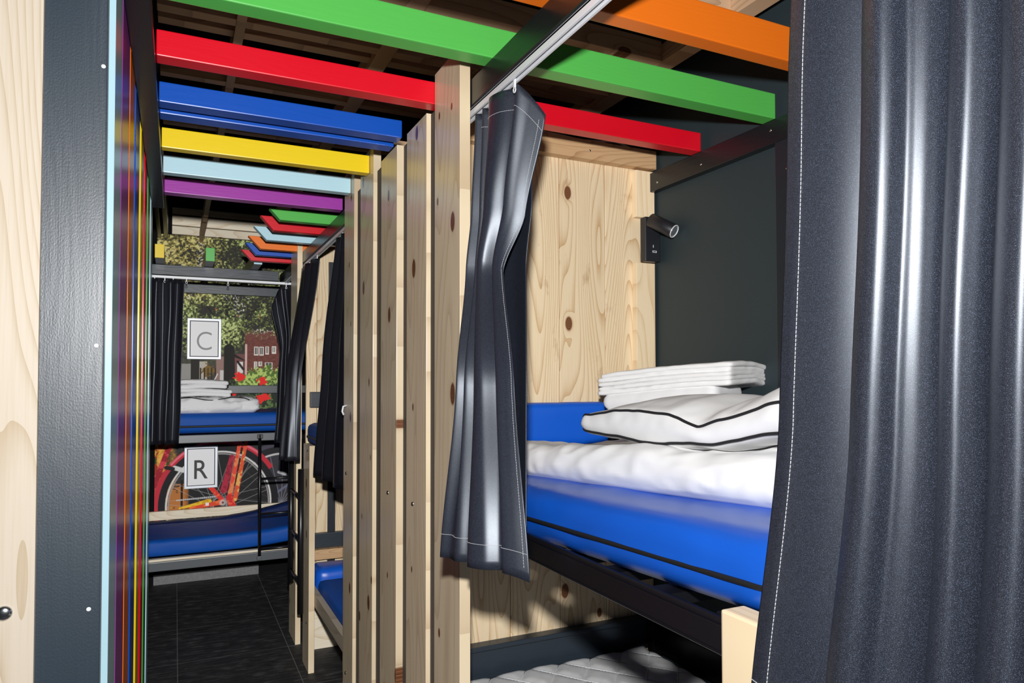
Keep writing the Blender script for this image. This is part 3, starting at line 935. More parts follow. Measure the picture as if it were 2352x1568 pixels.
# near curtain at the right edge of the picture
c0 = [(0.701, 0.662), (0.697, 0.640), (0.699, 0.615), (0.706, 0.588), (0.718, 0.562), (0.732, 0.540), (0.728, 0.524), (0.702, 0.520), (0.680, 0.5245), (0.662, 0.521), (0.648, 0.508), (0.641, 0.490), (0.647, 0.479), (0.660, 0.4725), (0.6645, 0.463), (0.671, 0.454), (0.683, 0.446), (0.700, 0.441),
      (0.720, 0.445), (0.700, 0.448), (0.675, 0.433), (0.665, 0.416), (0.672, 0.405), (0.690, 0.397), (0.720, 0.400), (0.700, 0.402), (0.670, 0.386), (0.655, 0.365), (0.66, 0.35), (0.69, 0.34), (0.72, 0.33), (0.66, 0.30), (0.70, 0.25), (0.66, 0.22), (0.70, 0.18)]
def sh(r, dx, dy, sp, am):
    cx, cy = 0.69, 0.665
    return [(0.905*(cx+dx+(x-cx)*am), 0.905*(cy+dy+(y-cy)*sp)) for x, y in r]
curtain('wide black satin curtain with bright folds at the right edge', [(0.668, sh(c0, 0.004, -0.034, 0.94, 0.85)), (0.30, sh(c0, 0.004, -0.010, 1.0, 1.0)), (-0.05, sh(c0, 0.0, 0.012, 1.02, 1.05)), (-0.43, sh(c0, -0.020, 0.052, 1.10, 1.15))],
        300, 60, M['satin'], (0.69, 0.45, -0.43), 'black satin curtains', stitch_v=[(0.93, 0.0, 0.6, 150)], stitch_u=[(0.036, 0.0, 1.0, 230)], side=-1, wob=0.004, seed=5)

# far pod curtains
f0 = [(0.70, 4.40), (0.672, 4.30), (0.69, 4.20), (0.665, 4.12), (0.70, 4.04), (0.668, 3.97), (0.705, 3.90)]
f1 = [(0.60, 4.26), (0.575, 4.22), (0.60, 4.19), (0.585, 4.14), (0.632, 4.12), (0.615, 4.09), (0.640, 4.085)]
f2 = [(0.555, 4.22), (0.535, 4.18), (0.565, 4.16), (0.560, 4.10), (0.618, 4.09), (0.605, 4.06), (0.632, 4.065)]
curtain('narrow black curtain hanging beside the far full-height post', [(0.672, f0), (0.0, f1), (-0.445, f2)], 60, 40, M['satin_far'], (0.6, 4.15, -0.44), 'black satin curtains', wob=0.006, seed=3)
g0 = [(0.69, 3.35), (0.672, 3.31), (0.70, 3.26), (0.675, 3.21), (0.70, 3.15), (0.675, 3.10), (0.69, 3.05)]
g1 = [(0.672, 3.56), (0.650, 3.50), (0.690, 3.44), (0.654, 3.36), (0.690, 3.28), (0.660, 3.18), (0.690, 3.07)]
g2 = [(0.664, 3.74), (0.636, 3.66), (0.684, 3.56), (0.640, 3.46), (0.680, 3.34), (0.644, 3.20), (0.684, 3.06)]
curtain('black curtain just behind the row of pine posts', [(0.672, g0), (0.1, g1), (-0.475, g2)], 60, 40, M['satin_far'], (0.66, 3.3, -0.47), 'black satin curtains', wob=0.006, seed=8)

# end-bed curtains
def xfolds(x0, x1, y, amp, nf, ph=0.0):
    return [(x0+(x1-x0)*k/(2*nf), y+amp*(1 if k % 2 else -1)+0.004*math.sin(k*2.3+ph)) for k in range(2*nf+1)]
curtain('black curtain hanging at the left of the end bed', [(0.676, xfolds(-0.36, 0.046, 5.156, 0.016, 5)), (0.2, xfolds(-0.36, 0.040, 5.156, 0.022, 5, 1)), (-0.41, xfolds(-0.37, 0.026, 5.156, 0.024, 5, 2))],
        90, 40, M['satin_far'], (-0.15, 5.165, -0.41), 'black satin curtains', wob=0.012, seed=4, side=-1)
def swoop(u, v):
    return -0.16*max(0.0, 1-u/0.35)**1.3*(1-v)
curtain('black curtain swept to the right of the end bed, drooping at its top corner', [(0.674, xfolds(0.60, 0.80, 5.156, 0.016, 3)), (0.3, xfolds(0.655, 0.80, 5.156, 0.02, 3, 1)), (-0.43, xfolds(0.622, 0.78, 5.156, 0.022, 3, 2))],
        60, 40, M['satin_far'], (0.70, 5.165, -0.43), 'black satin curtains', wob=0.01, seed=6, side=-1, zfun=swoop)

# ------------------------------------------------------------------ near bunk
hd = thing('header_plank', 'brown fir plank along the top of the near bunk board wall', 'plank', (1.17, 2.155, 0.79))
MB().box(0.73, 1.622, 2.130, 2.168, 0.793, 0.862, 0.002).build('plank', M['header'], hd)
MB().disc_dome((1.33, 2.130, 0.824), (0, -1, 0), 0.004, 0.001, 10).build('screw', M['steel'], hd)

cb = [(0.98, 2.155, 0.868), (1.08, 2.15, 0.872), (1.20, 2.145, 0.868), (1.30, 2.15, 0.866), (1.38, 2.16, 0.874), (1.46, 2.16, 0.882), (1.52, 2.155, 0.868), (1.56, 2.155, 0.866)]
MB().tube([tuple(q) for q in catmull(cb, 48)], 0.0032, 8).build('cable', M['white_plastic'], label='thin white cable lying on the header plank', cat='cable')

for z0, z1, lab in ((0.610, 0.786, 'short pale batten above the reading lamp'), (0.036, 0.440, 'long pale batten below the reading lamp')):
    MB().box(1.538, 1.622, 2.143, 2.1695, z0, z1, 0.002).build('wooden_batten', M['post_x'], label=lab, cat='batten', group='battens beside the reading lamp')

lampo = thing('reading_lamp', 'black wall-mounted reading spotlight with charging socket plate', 'lamp', (1.585, 2.15, 0.44))
MB().box(1.553, 1.622, 2.108, 2.142, 0.441, 0.606, 0.006, 3).build('back_plate', M['lampblack'], lampo)
ax = Vector((0.36, -0.78, -0.50)).normalized()
base = Vector((1.562, 2.072, 0.580))
MB().tube([(1.588, 2.112, 0.578), base+ax*0.02], 0.007, 10).build('swivel_arm', M['lampblack'], lampo)
sp = MB().tube([base-ax*0.012, base-ax*0.010, base+ax*0.094, base+ax*0.095], [0.022, 0.0255, 0.0255, 0.0245], 32)
spot = sp.build('lamp_head', M['lampblack'], lampo)
rg = MB()
q = ax.orthogonal().normalized(); q2 = ax.cross(q)
rg.tube([base+ax*0.0955+0.0225*(math.cos(k*math.pi/16)*q+math.sin(k*math.pi/16)*q2) for k in range(33)], 0.0018, 8, False)
rg.build('trim_ring', M['white_plastic'], spot, label='white ring round the bulb')
ln = MB().tube([base+ax*0.0952, base+ax*0.0965], [0.021, 0.016], 24)
ln.build('bulb_face', M['lens'], spot)
us = MB()
us.box(1.585, 1.603, 2.1072, 2.1082, 0.474, 0.481)
us.box(1.587, 1.589, 2.1072, 2.1082, 0.492, 0.502)
us.build('socket_mark', M['white_plastic'], lampo, label='small pale socket markings')
MB().box(1.587, 1.601, 2.1068, 2.1073, 0.4757, 0.4793).build('usb_port', M['black_gap'], lampo)

def puffy(x0, x1, y0, y1, z0, z1, nx, ny, nz, rnd=0.5, noise_amp=0.0, nscale=6.0, seed=0.0, frame=None, sag=None):
    """rounded cushion-like block: a box grid pulled towards a super-ellipsoid, with wrinkles"""
    b = bmesh.new()
    vs = {}
    def P(i, j, k):
        key = (i, j, k)
        if key in vs:
            return vs[key]
        u, v, w = i/nx*2-1, j/ny*2-1, k/nz*2-1
        hx, hy, hz = (x1-x0)/2, (y1-y0)/2, (z1-z0)/2
        r = rnd*hz*2
        cx_, cy_, cz_ = u*hx, v*hy, w*hz
        ix, iy, iz = max(-(hx-r), min(hx-r, cx_)), max(-(hy-r), min(hy-r, cy_)), max(-max(0, hz-r), min(max(0, hz-r), cz_))
        d = Vector((cx_-ix, cy_-iy, cz_-iz))
        rr = min(r, hz)
        if d.length > 1e-9:
            mx = max(abs(d.x)/r, abs(d.y)/r, abs(d.z)/max(1e-6, hz-max(0, hz-r)))
            e = Vector((d.x/r, d.y/r, d.z/max(1e-6, hz-max(0, hz-r))))
            e = e.normalized()*mx
            d = Vector((e.x*r, e.y*r, e.z*(hz-max(0, hz-r))))
        p = Vector((ix, iy, iz))+d
        if noise_amp:
            q = Vector((p.x*nscale+seed, p.y*nscale-seed, p.z*nscale*1.5+seed*0.5))
            nv = mnoise.fractal(q, 1.0, 2.0, 3)
            rdg = 1-abs(mnoise.noise(q*2.2+Vector((5, 1, 3))))*2
            wz = 1.0 if w > -0.95 else 0.15
            p += Vector((p.x/max(hx, 1e-3)*0.6, p.y/max(hy, 1e-3)*0.6, 1.0 if w > 0 else 0.2)).normalized()*(noise_amp*(nv+0.6*rdg))*wz
        if sag:
            p.z += sag(p.x, p.y, w)
        c = Vector(((x0+x1)/2, (y0+y1)/2, (z0+z1)/2))
        p = p+c
        if frame:
            p = frame(p)
        vs[key] = b.verts.new(p)
        return vs[key]
    def face(*ks):
        f = b.faces.new([P(*k) for k in ks])
        f.smooth = True
    for i in range(nx):
        for j in range(ny):
            face((i, j, nz), (i+1, j, nz), (i+1, j+1, nz), (i, j+1, nz))
            face((i, j, 0), (i, j+1, 0), (i+1, j+1, 0), (i+1, j, 0))
    for i in range(nx):
        for k in range(nz):
            face((i, 0, k), (i+1, 0, k), (i+1, 0, k+1), (i, 0, k+1))
            face((i, ny, k), (i, ny, k+1), (i+1, ny, k+1), (i+1, ny, k))
    for j in range(ny):
        for k in range(nz):
            face((0, j, k), (0, j, k+1), (0, j+1, k+1), (0, j+1, k))
            face((nx, j, k), (nx, j+1, k), (nx, j+1, k+1), (nx, j, k+1))
    mb = MB()
    mb.merge(b)
    return mb

def frame2(o, u):
    """local (a along u, b to the left of... inward, c up) -> world"""
    u = Vector((u[0], u[1], 0)).normalized()
    v = Vector((-u.y, u.x, 0))
    o = Vector(o)
    return lambda p: o+u*p.x+v*p.y+Vector((0, 0, p.z))

mt_ = thing('mattress', 'thick bright blue vinyl mattress on the near upper bunk', 'mattress', (1.05, 1.1, -0.335))
tilt = lambda y: 0.045*(1.36-y)
puffy(0.6925, 1.40, 0.15, 2.10, -0.347, -0.236, 24, 60, 10, 0.38, 0.0035, 5.0, 2, None, lambda x, y, w: tilt(y+1.125)).build('cover', M['vinyl'], mt_)
MB().tube([(0.6905+0.002*math.sin(y*9), y, -0.298+tilt(y)+0.002*math.sin(y*6)) for y in np.linspace(0.20, 2.06, 60)], 0.0042, 8).build('zip', M['zip'], mt_, label='black zip along the side')
for dz in (0.0085, -0.0085):
    pass
hp = thing('headboard_pad', 'flat blue vinyl pad against the board wall behind the pillow', 'headboard', (1.07, 2.15, -0.23))
puffy(0.71, 1.401, 2.112, 2.1685, -0.225, -0.074, 30, 4, 8, 0.16, 0.001, 8.0, 1).build('pad', M['vinyl'], hp)

bf = thing('bunk_frame', 'black steel frame of the near upper bunk with a deep side rail', 'bed frame', (1.05, 1.1, -0.40))
rb = MB().box(0.6795, 0.6915, 0.15, 2.14, -0.379, -0.326, 0.006, 3)
rb.box(0.678, 0.6795, 0.45, 1.345, -0.374, -0.333, 0.004, 2)
rb.build('side_rail', M['metal'], bf)
MB().box(1.405, 1.440, 2.115, 2.165, -0.40, -0.075, 0.004).build('corner_post', M['metal'], bf)
MB().box(1.40, 1.43, 0.15, 2.14, -0.388, -0.338, 0.004).build('side_rail', M['metal'], bf)
for k in range(12):
    y = 0.25+k*0.16
    MB().box(0.6925, 1.399, y, y+0.05, -0.372+tilt(y+0.025), -0.352+tilt(y+0.025), 0.002).build('bed_slat', M['metal'], bf)

# bedding on the near bunk
duv = thing('duvet', 'big white folded duvet spread on the blue mattress of the near bunk', 'duvet', (1.1, 1.25, -0.23))
fr = frame2((0.792, 1.96, 0), (0.075, -0.997))
def dsag(x, y, w):
    e = 0.045*(x+0.05)                      # follows the slope of the mattress; x runs toward the camera
    if w > -0.9:
        e += (w+1)*0.5*(0.014*math.sin(x*5.0+0.6)+0.010*math.sin(y*9+x*4)-0.012*max(0, -0.45-x)/0.25)
    return e
puffy(0.0, 1.30, 0.0, 0.66, -0.240, -0.150, 120, 60, 14, 0.49, 0.008, 7.0, 4, fr, dsag).build('cover', M['cotton'], duv)

pil = thing('pillow', 'white pillow with black piping lying on the folded duvet', 'pillow', (1.1, 1.1, -0.12))
def interp(tab, y):
    if y >= tab[0][0]:
        return tab[0][1]
    for (a0, v0), (a1, v1) in zip(tab[:-1], tab[1:]):
        if a0 >= y >= a1:
            t_ = (a0-y)/(a0-a1)
            t_ = t_*t_*(3-2*t_)*0.6+t_*0.4
            return v0+(v1-v0)*t_
    return tab[-1][1]
TOPZ = [(1.52, -0.104), (1.47, -0.082), (1.29, -0.063), (1.15, -0.067), (1.06, -0.090), (1.0, -0.071), (0.86, -0.036), (0.50, -0.015)]
BOTZ = [(1.52, -0.118), (1.40, -0.124), (1.20, -0.129), (1.06, -0.121), (0.86, -0.089), (0.50, -0.060)]
BACK = [(1.52, 0.012), (1.3, 0.030), (1.06, 0.045), (0.9, 0.050), (0.5, 0.05)]
YE = 1.535
def prof(y):
    e = max(0.0, min(1.0, (YE-y)/0.075))
    e = math.sqrt(max(0.0, 1-(1-e)**2))             # rounded far end
    zt, zb, bk = interp(TOPZ, y), interp(BOTZ, y), interp(BACK, y)
    mid = (zt+zb)/2
    zt, zb = mid+(zt-mid)*max(e, 0.25), mid+(zb-mid)*max(e, 0.25)
    x0 = 0.902+0.10*(1-e)
    W = 0.16+0.26*e
    return [(x0+0.05, zb-0.014), (x0+0.012, zb-0.008), (x0, zb), (x0-0.009, zb+(zt-zb)*0.35), (x0-0.008, zb+(zt-zb)*0.7), (x0, zt),
            (x0+0.02, zt+bk*0.35), (x0+0.07, zt+bk*0.75), (x0+0.16, zt+bk), (x0+W*0.7, zt+bk*0.8), (x0+W*0.95, zt+bk*0.2), (x0+W, zb+0.01), (x0+W*0.8, zb-0.012), (x0+W*0.4, zb-0.014)]
def loft():
    b = bmesh.new()
    ys = np.linspace(YE, 0.50, 110)
    g = []
    for y in ys:
        c = catmull([(x, 0, z) for x, z in prof(y)+prof(y)[:1]], 56)[:-1]
        row = []
        for p in c:
            q = Vector((p.x*9, y*9, p.z*14))
            w = 0.006*mnoise.fractal(q, 1.0, 2.0, 3)
            row.append(b.verts.new((p.x-w*0.5, y, p.z+w*0.7)))
        g.append(row)
    n = len(g[0])
    for i in range(len(g)-1):
        for k in range(n):
            b.faces.new((g[i][k], g[i][(k+1) % n], g[i+1][(k+1) % n], g[i+1][k])).smooth = True
    b.faces.new(g[0][::-1])
    b.faces.new(g[-1])
    mb = MB()
    mb.merge(b)
    return mb
loft().build('cover', M['cotton'], pil)
def pipe(idx):
    pts = []
    for y in np.linspace(YE-0.002, 0.505, 140):
        x, z = prof(y)[idx]
        q = Vector((x*9, y*9, z*14))
        w = 0.006*mnoise.fractal(q, 1.0, 2.0, 3)
        pts.append((x-w*0.5-0.0015, y, z+w*0.7))
    return pts
MB().tube(pipe(5), 0.0030, 8).build('piping', M['piping'], pil, label='black upper piping')
MB().tube(pipe(2), 0.0030, 8).build('piping', M['piping'], pil, label='black lower piping')

Us = (0.36, -0.93)
def stack(name, lab, cat, o, u, L, W, z0, layers, th, mat, seed, group=None):
    f = frame2(o, u)
    mb = MB()
    z = z0
    for k in range(layers):
        t2 = th*(0.85+0.3*random.random())
        j = random.uniform(-0.008, 0.008)
        sg = lambda x, y, w, s=seed+k: 0.006*math.sin(x*7+s*0.1)+0.004*math.sin(y*11+s*0.2)+0.055*x-0.10*max(0.0, y-0.02)
        b = puffy(0.0+j, L+j*0.5, 0.0+abs(j), W, z, z+t2*1.16, 44, 20, 4, 0.48, 0.0025, 10.0, seed+k*3.1, f, sg)
        mb.merge(b.bm)
        z += t2
    return mb.build(name, mat, label=lab, cat=cat, group=group)
stack('folded_towel', 'thick white folded towel under the sheet stack on the near bunk', 'towel', (1.245, 1.935, 0), Us, 0.40, 0.20, -0.125, 2, 0.047, M['linen'], 3, 'folded linen on the near bunk')
stack('folded_sheet', 'flat white folded sheets topmost of the linen on the near bunk', 'sheet', (1.245, 1.955, 0), Us, 0.46, 0.32, -0.030, 5, 0.0142, M['cotton'], 6, 'folded linen on the near bunk')

# lower bunk of the near pod
lf = thing('bunk_frame', 'black lower bunk end rail against the near board wall', 'bed frame', (1.15, 2.14, -0.96))
lr = MB().box(0.703, 1.630, 2.135, 2.1685, -0.975, -0.878, 0.004)
lr.box(0.703, 1.630, 2.122, 2.1685, -0.878, -0.862, 0.004)
lr.build('end_rail', M['blackbeam_x'], lf)
MB().box(1.594, 1.6305, 0.2, 2.12, -0.985, -0.885, 0.004).build('side_rail', M['metal'], lf)
MB().box(1.56, 1.598, 2.085, 2.121, -1.5, -0.84, 0.004).build('corner_post', M['metal'], lf)

def quilt():
    b = bmesh.new()
    x0, x1, y0, y1 = 0.70, 1.558, 0.25, 2.133
    nx, ny = 110, 230
    g = []
    for j in range(ny+1):
        row = []
        for i in range(nx+1):
            x, y = x0+(x1-x0)*i/nx, y0+(y1-y0)*j/ny
            a, c = (x+y*0.8)/0.125, (x-y*0.8)/0.125
            da, dc = abs(a-round(a)), abs(c-round(c))
            h = 0.009*min(1, (min(da, dc)/0.24))**0.6
            e = min(x-x0, x1-x, y-y0, y1-y)
            ez = -0.03*max(0, 1-e/0.05)**2
            h += 0.004*mnoise.noise(Vector((x*6, y*6, 0)))
            row.append(b.verts.new((x, y, -0.958+h+ez)))
        g.append(row)
    for j in range(ny):
        for i in range(nx):
            b.faces.new((g[j][i], g[j][i+1], g[j+1][i+1], g[j+1][i])).smooth = True
    mb = MB()
    mb.merge(b)
    return mb
qm = thing('mattress', 'pale grey quilted mattress on the near lower bunk', 'mattress', (1.1, 1.2, -1.12))
quilt().build('quilted_top', M['quilt'], qm)
MB().box(0.702, 1.556, 0.252, 2.118, -1.12, -1.03, 0.02, 3).build('core', M['quilt'], qm)
st = MB()
for sgn in (1, -1):
    for k in range(-20, 34):
        pts = []
        for y in np.linspace(0.3, 2.09, 60):
            x = k*0.125-sgn*y*0.8
            if 0.73 < x < 1.53:
                pts.append((x, y, -0.9548+0.004*mnoise.noise(Vector((x*6, y*6, 0)))))
        if len(pts) > 2:
            st.tube(pts, 0.0011, 5)
st.build('stitching', M['thread'], qm, label='pale quilting seams')

lp = thing('ladder_post', 'short pale ladder post at the bottom beside the right curtain', 'post', (0.69, 0.67, FLOOR))
MB().box(0.650, 0.6905, 0.60, 0.724, FLOOR, -0.300, 0.004, 2).build('post', M['post_x'], lp)

# ------------------------------------------------------------------ far pod (behind the row of posts)
fp = thing('wooden_post', 'full-height far post behind the black curtain at the ladder', 'post', (0.665, 4.45, FLOOR))
MB().box(0.650, 0.6805, 4.325, 4.575, FLOOR, 0.872, 0.0015).build('post', M['post'], fp)
sp_ = thing('ladder_post', 'short wooden post carrying the black ladder of the far pod', 'post', (0.665, 3.965, FLOOR))
MB().box(0.650, 0.6805, 3.869, 4.06, FLOOR, -0.345, 0.0015).build('post', M['post'], sp_)
for z in (-0.375, -1.30):
    MB().disc_dome((0.650, 3.93, z), (-1, 0, 0), 0.006, 0.004).build('bolt', M['steel'], sp_)

ld = thing('ladder', 'black steel ladder fixed to the posts of the far pod', 'ladder', (0.63, 4.2, -1.3))
MB().tube([(0.632, 4.03, -0.485), (0.632, 4.03, -1.278)], 0.0165, 12).build('side_rail', M['metal'], ld)
MB().tube([(0.632, 4.39, -0.47), (0.632, 4.39, -1.20)], 0.0165, 12).build('side_rail', M['metal'], ld)
for z in (-0.645, -0.882, -1.12):
    MB().tube([(0.632, 4.045, z), (0.632, 4.375, z)], 0.010, 10).build('rung', M['metal'], ld)

m2 = thing('mattress', 'blue mattress glimpsed on the far pod upper bunk', 'mattress', (1.05, 3.7, -0.37))
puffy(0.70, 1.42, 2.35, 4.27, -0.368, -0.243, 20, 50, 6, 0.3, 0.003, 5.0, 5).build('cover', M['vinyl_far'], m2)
MB().tube([(0.697, y, -0.318) for y in np.linspace(2.4, 4.22, 20)], 0.006, 8).build('zip', M['zip'], m2, label='black zip along the side')
f2_ = thing('bunk_frame', 'black upper bunk rail and end rail of the far pod', 'bed frame', (1.05, 3.6, -0.43))
MB().box(0.692, 0.722, 2.30, 4.29, -0.425, -0.372, 0.004).build('side_rail', M['metal'], f2_)
MB().box(0.72, 1.62, 4.262, 4.298, -0.155, -0.062, 0.004).build('end_rail', M['blackbeam_x'], f2_)

l2 = thing('bunk_frame', 'lower bunk base of the far pod with a weathered front plank', 'bed frame', (1.05, 3.4, -1.3))
MB().box(0.682, 0.712, 2.35, 4.05, -1.205, -1.135, 0.003).build('front_plank', M['plank_y'], l2)
MB().box(0.716, 0.74, 2.35, 4.05, -1.262, -1.205, 0.003).build('side_rail', M['metal'], l2)
MB().box(0.71, 1.62, 4.265, 4.298, -0.985, -0.898, 0.004).build('end_rail', M['blackbeam_x'], l2)
MB().box(0.71, 1.62, 4.225, 4.298, -1.045, -0.986, 0.003).build('head_plank', M['header'], l2)
MB().box(0.706, 1.0, 4.20, 4.225, FLOOR, -1.24, 0.003).build('support_board', M['plank_x'], l2)
m3 = thing('mattress', 'dark blue mattress on the far pod lower bunk', 'mattress', (1.05, 3.2, -1.2))
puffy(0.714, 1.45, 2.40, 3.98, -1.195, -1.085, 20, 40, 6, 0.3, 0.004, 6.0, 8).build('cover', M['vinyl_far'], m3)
h3 = thing('headboard_pad', 'navy vinyl pad at the head of the far lower bunk', 'headboard', (1.08, 4.2, -1.2))
puffy(0.714, 1.45, 4.02, 4.22, -1.20, -1.046, 20, 6, 6, 0.3, 0.003, 6.0, 11).build('pad', M['vinyl'], h3)

# ------------------------------------------------------------------ end bed below the mural
cbm = thing('support_beam', 'dark painted cross beam over the front of the end bed', 'beam', (0.2, 5.22, 0.71))
MB().box(-0.9, 0.655, 5.20, 5.245, 0.712, 0.7785, 0.002).build('beam', M['blackbeam_x'], cbm)
cbr = thing('support_beam', 'dark painted beam fixed across the mural behind the end bed', 'beam', (0.2, 6.0, 0.69))
MB().box(-0.9, 1.0, 5.985, 6.028, 0.690, 0.768, 0.002).build('beam', M['blackbeam_x'], cbr)
tr = thing('curtain_track', 'white curtain track across the front of the end bed', 'curtain track', (0.2, 5.165, 0.68), 'white curtain tracks')
MB().box(-0.6, 0.83, 5.157, 5.198, 0.684, 0.7005, 0.002).build('rail', M['alu_white'], tr)
for x in (-0.13, -0.07, -0.02, 0.06, 0.318, 0.70):
    g = MB().box(x-0.003, x+0.003, 5.160, 5.170, 0.668, 0.685, 0.001)
    g.tube([(x+0.006*math.cos(a), 5.164, 0.662+0.007*math.sin(a)) for a in [k*math.pi/5 for k in range(11)]], 0.0018, 6, False)
    g.build('glider', M['white_plastic'], tr)

eb = thing('bunk_frame', 'grey steel upper bunk rail of the end bed', 'bed frame', (0.2, 5.6, -0.42))
MB().box(-0.9, 0.82, 5.185, 5.22, -0.412, -0.358, 0.004).build('side_rail', M['metal_grey'], eb)
MB().box(-0.9, 1.0, 5.99, 6.02, -0.095, -0.030, 0.004).build('back_rail', M['blackbeam_x'], eb)
m4 = thing('mattress', 'blue mattress on the upper bunk of the end bed', 'mattress', (0.2, 5.6, -0.35))
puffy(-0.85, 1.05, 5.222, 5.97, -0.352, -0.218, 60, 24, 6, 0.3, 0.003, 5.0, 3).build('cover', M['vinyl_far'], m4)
MB().tube([(x, 5.218, -0.304) for x in np.linspace(-0.83, 1.03, 20)], 0.0075, 8).build('zip', M['zip'], m4, label='black zip along the side')

def far_linen(name, x0, x1, y0, y1, z0, z1, lab, cat, seed, amp=0.006, layers=1, mat='linen', group='bedding on the end bed', rnd=0.48):
    mb = MB()
    dz = (z1-z0)/layers
    for k in range(layers):
        j = 0.006*math.sin(seed+k*2)
        b = puffy(x0+j, x1+j, y0, y1, z0+k*dz, z0+(k+1)*dz*1.0+0.003, 50, 14, 4, rnd, amp, 12.0, seed+k*2.3,
                  None, (lambda x, y, w, s=seed+k: 0.006*math.sin(x*12+s)))
        mb.merge(b.bm)
    return mb.build(name, M[mat], label=lab, cat=cat, group=group)
dv2 = thing('duvet', 'crumpled white duvet with a black edge on the end bed', 'duvet', (0.2, 5.5, -0.22))
mb = puffy(-0.6, 0.535, 5.24, 5.80, -0.220, -0.118, 90, 30, 8, 0.48, 0.016, 12.0, 21)
mb.build('cover', M['linen'], dv2)
pts = [(x, 5.244+0.006*abs(math.sin(x*7)), -0.118+0.010*math.sin(x*21)-0.022*max(0, math.sin(x*13+0.5))*(x > 0.25)) for x in np.linspace(-0.4, 0.47, 60)]
MB().tube(pts, 0.0035, 6).build('piping', M['piping'], dv2, label='black piping')
far_linen('folded_sheet', -0.35, 0.358, 5.33, 5.70, -0.108, -0.055, 'thin white folded sheet in the middle of the end bed linen', 'sheet', 31, 0.003, 2)
far_linen('folded_towel', -0.30, 0.335, 5.34, 5.66, -0.052, 0.006, 'white folded towel topmost of the end bed linen', 'towel', 37, 0.004, 2)

ll = thing('ladder', 'thin black ladder hanging from the end bed rail', 'ladder', (0.62, 5.17, -1.22))
MB().tube([(0.532, 5.168, -0.368), (0.535, 5.168, -1.21)], 0.011, 10).build('side_rail', M['metal'], ll)
MB().tube([(0.85, 5.168, -0.368), (0.85, 5.168, -1.21)], 0.011, 10).build('side_rail', M['metal'], ll)
MB().box(0.515, 0.552, 5.158, 5.184, -0.395, -0.366, 0.002).build('bracket', M['metal'], ll)
MB().box(0.519, 0.549, 5.155, 5.18, -1.232, -1.205, 0.002).build('foot_clip', M['metal_grey'], ll)
for z in (-0.675, -0.918, -1.16):
    MB().tube([(0.535, 5.168, z), (0.85, 5.168, z)], 0.009, 10).build('rung', M['metal'], ll)

le = thing('bunk_frame', 'grey steel lower bunk rail of the end bed with a pale plank', 'bed frame', (0.2, 5.6, -1.25))
MB().box(-0.9, 0.9, 5.185, 5.22, -1.243, -1.183, 0.004).build('side_rail', M['metal_grey'], le)
MB().box(-0.9, 0.9, 5.195, 5.24, -1.182, -1.166, 0.002).build('front_plank', M['plank_x'], le)
MB().box(-0.9, 1.0, 5.995, 6.028, -1.052, -0.986, 0.002).build('wall_plank', M['plank_x'], le, label='pale plank along the mural')
m5 = thing('mattress', 'blue mattress on the lower bunk of the end bed, bowed up at its right', 'mattress', (0.2, 5.5, -1.165))
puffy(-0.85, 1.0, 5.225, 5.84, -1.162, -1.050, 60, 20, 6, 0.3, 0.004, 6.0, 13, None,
      lambda x, y, w: 0.03*max(0.0, (x+0.075-0.35)/0.45)**2).build('cover', M['vinyl_far'], m5)
p5 = thing('headboard_pad', 'navy vinyl pad leaning on the mural wall behind the lower end bed', 'headboard', (0.2, 5.93, -1.16))
puffy(-0.85, 1.0, 5.86, 5.985, -1.16, -1.052, 60, 6, 6, 0.3, 0.004, 5.0, 17, None,
      lambda x, y, w: (0.075*max(0.0, (x+0.075-0.28)/0.5)**1.5 if w > 0 else 0.0)).build('pad', M['navy'], p5)

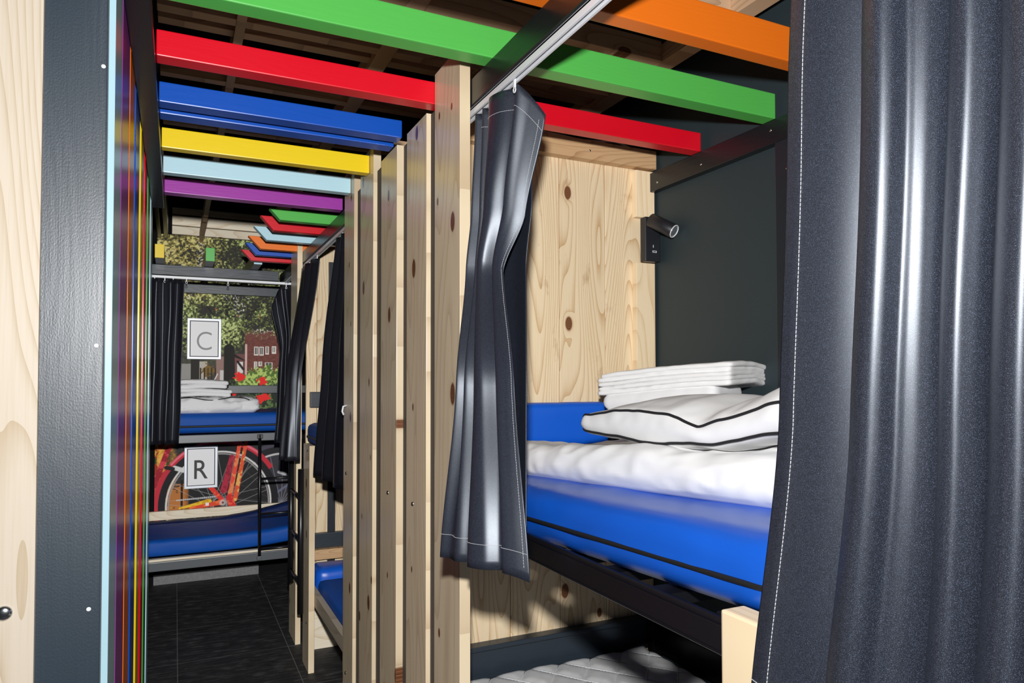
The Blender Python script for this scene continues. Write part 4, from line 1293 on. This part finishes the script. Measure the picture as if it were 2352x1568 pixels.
# ------------------------------------------------------------------ letter signs on the mural
def letter(ch, size, weight):
    cu = bpy.data.curves.new('tmp', 'FONT')
    cu.body = ch
    cu.size = size
    cu.extrude = 0.0006
    cu.offset = weight
    cu.align_x = 'CENTER'
    to = bpy.data.objects.new('tmp', cu)
    C.objects.link(to)
    dg = bpy.context.evaluated_depsgraph_get()
    dg.update()
    me = bpy.data.meshes.new_from_object(to.evaluated_get(dg))
    b = bmesh.new()
    b.from_mesh(me)
    bpy.data.objects.remove(to)
    bpy.data.curves.remove(cu)
    bpy.data.meshes.remove(me)
    return b

def sign(ch, cx_, cz_, w, h, ink, weight, lab, tilt=0.0, sx=1.0, dz=0.0):
    t = thing('letter_sign', lab, 'sign', (cx_, 6.02, cz_-h/2), 'framed letter signs')
    y1, y0 = 6.031, 6.019
    b = 0.021
    fr_ = MB()
    fr_.box(cx_-w/2, cx_+w/2, y0, y1, cz_+h/2-b, cz_+h/2, 0.004, 2)
    fr_.box(cx_-w/2, cx_+w/2, y0, y1, cz_-h/2, cz_-h/2+b, 0.004, 2)
    fr_.box(cx_-w/2, cx_-w/2+b, y0, y1, cz_-h/2+b*0.6, cz_+h/2-b*0.6, 0.004, 2)
    fr_.box(cx_+w/2-b, cx_+w/2, y0, y1, cz_-h/2+b*0.6, cz_+h/2-b*0.6, 0.004, 2)
    fr_.build('frame', M['alu'], t)
    ip = MB()
    e = 0.0045
    ip.box(cx_-w/2+b*0.9, cx_+w/2-b*0.9, 6.0262, 6.031, cz_-h/2+b*0.9, cz_+h/2-b*0.9)
    ip.build('backing', M['black_gap'], t, label='dark edge round the paper')
    MB().box(cx_-w/2+b+e, cx_+w/2-b-e, 6.0245, 6.0262, cz_-h/2+b+e, cz_+h/2-b-e).build('paper', M['paper'], t)
    lt = letter(ch, 0.21, weight)
    xs = [v.co.x for v in lt.verts]; ys = [v.co.y for v in lt.verts]
    mx, my = (min(xs)+max(xs))/2, (min(ys)+max(ys))/2
    ml = MB()
    ml.merge(lt, Matrix.Translation((cx_, 6.0240, cz_+dz)) @ Matrix.Rotation(math.pi/2, 4, 'X') @ Matrix.Diagonal((sx, 1, 1, 1)) @ Matrix.Translation((-mx, -my, 0)))
    ml.build('letter', ink, t)
sign('C', 0.2015, 0.336, 0.247, 0.322, M['ink_grey'], -0.002, 'framed sign reading C hung on the mural above the linen', sx=0.86, dz=-0.016)
sign('R', 0.187, -0.667, 0.240, 0.330, M['ink_dark'], 0.001, 'framed sign reading R hung over the bicycle picture', sx=0.86, dz=-0.018)
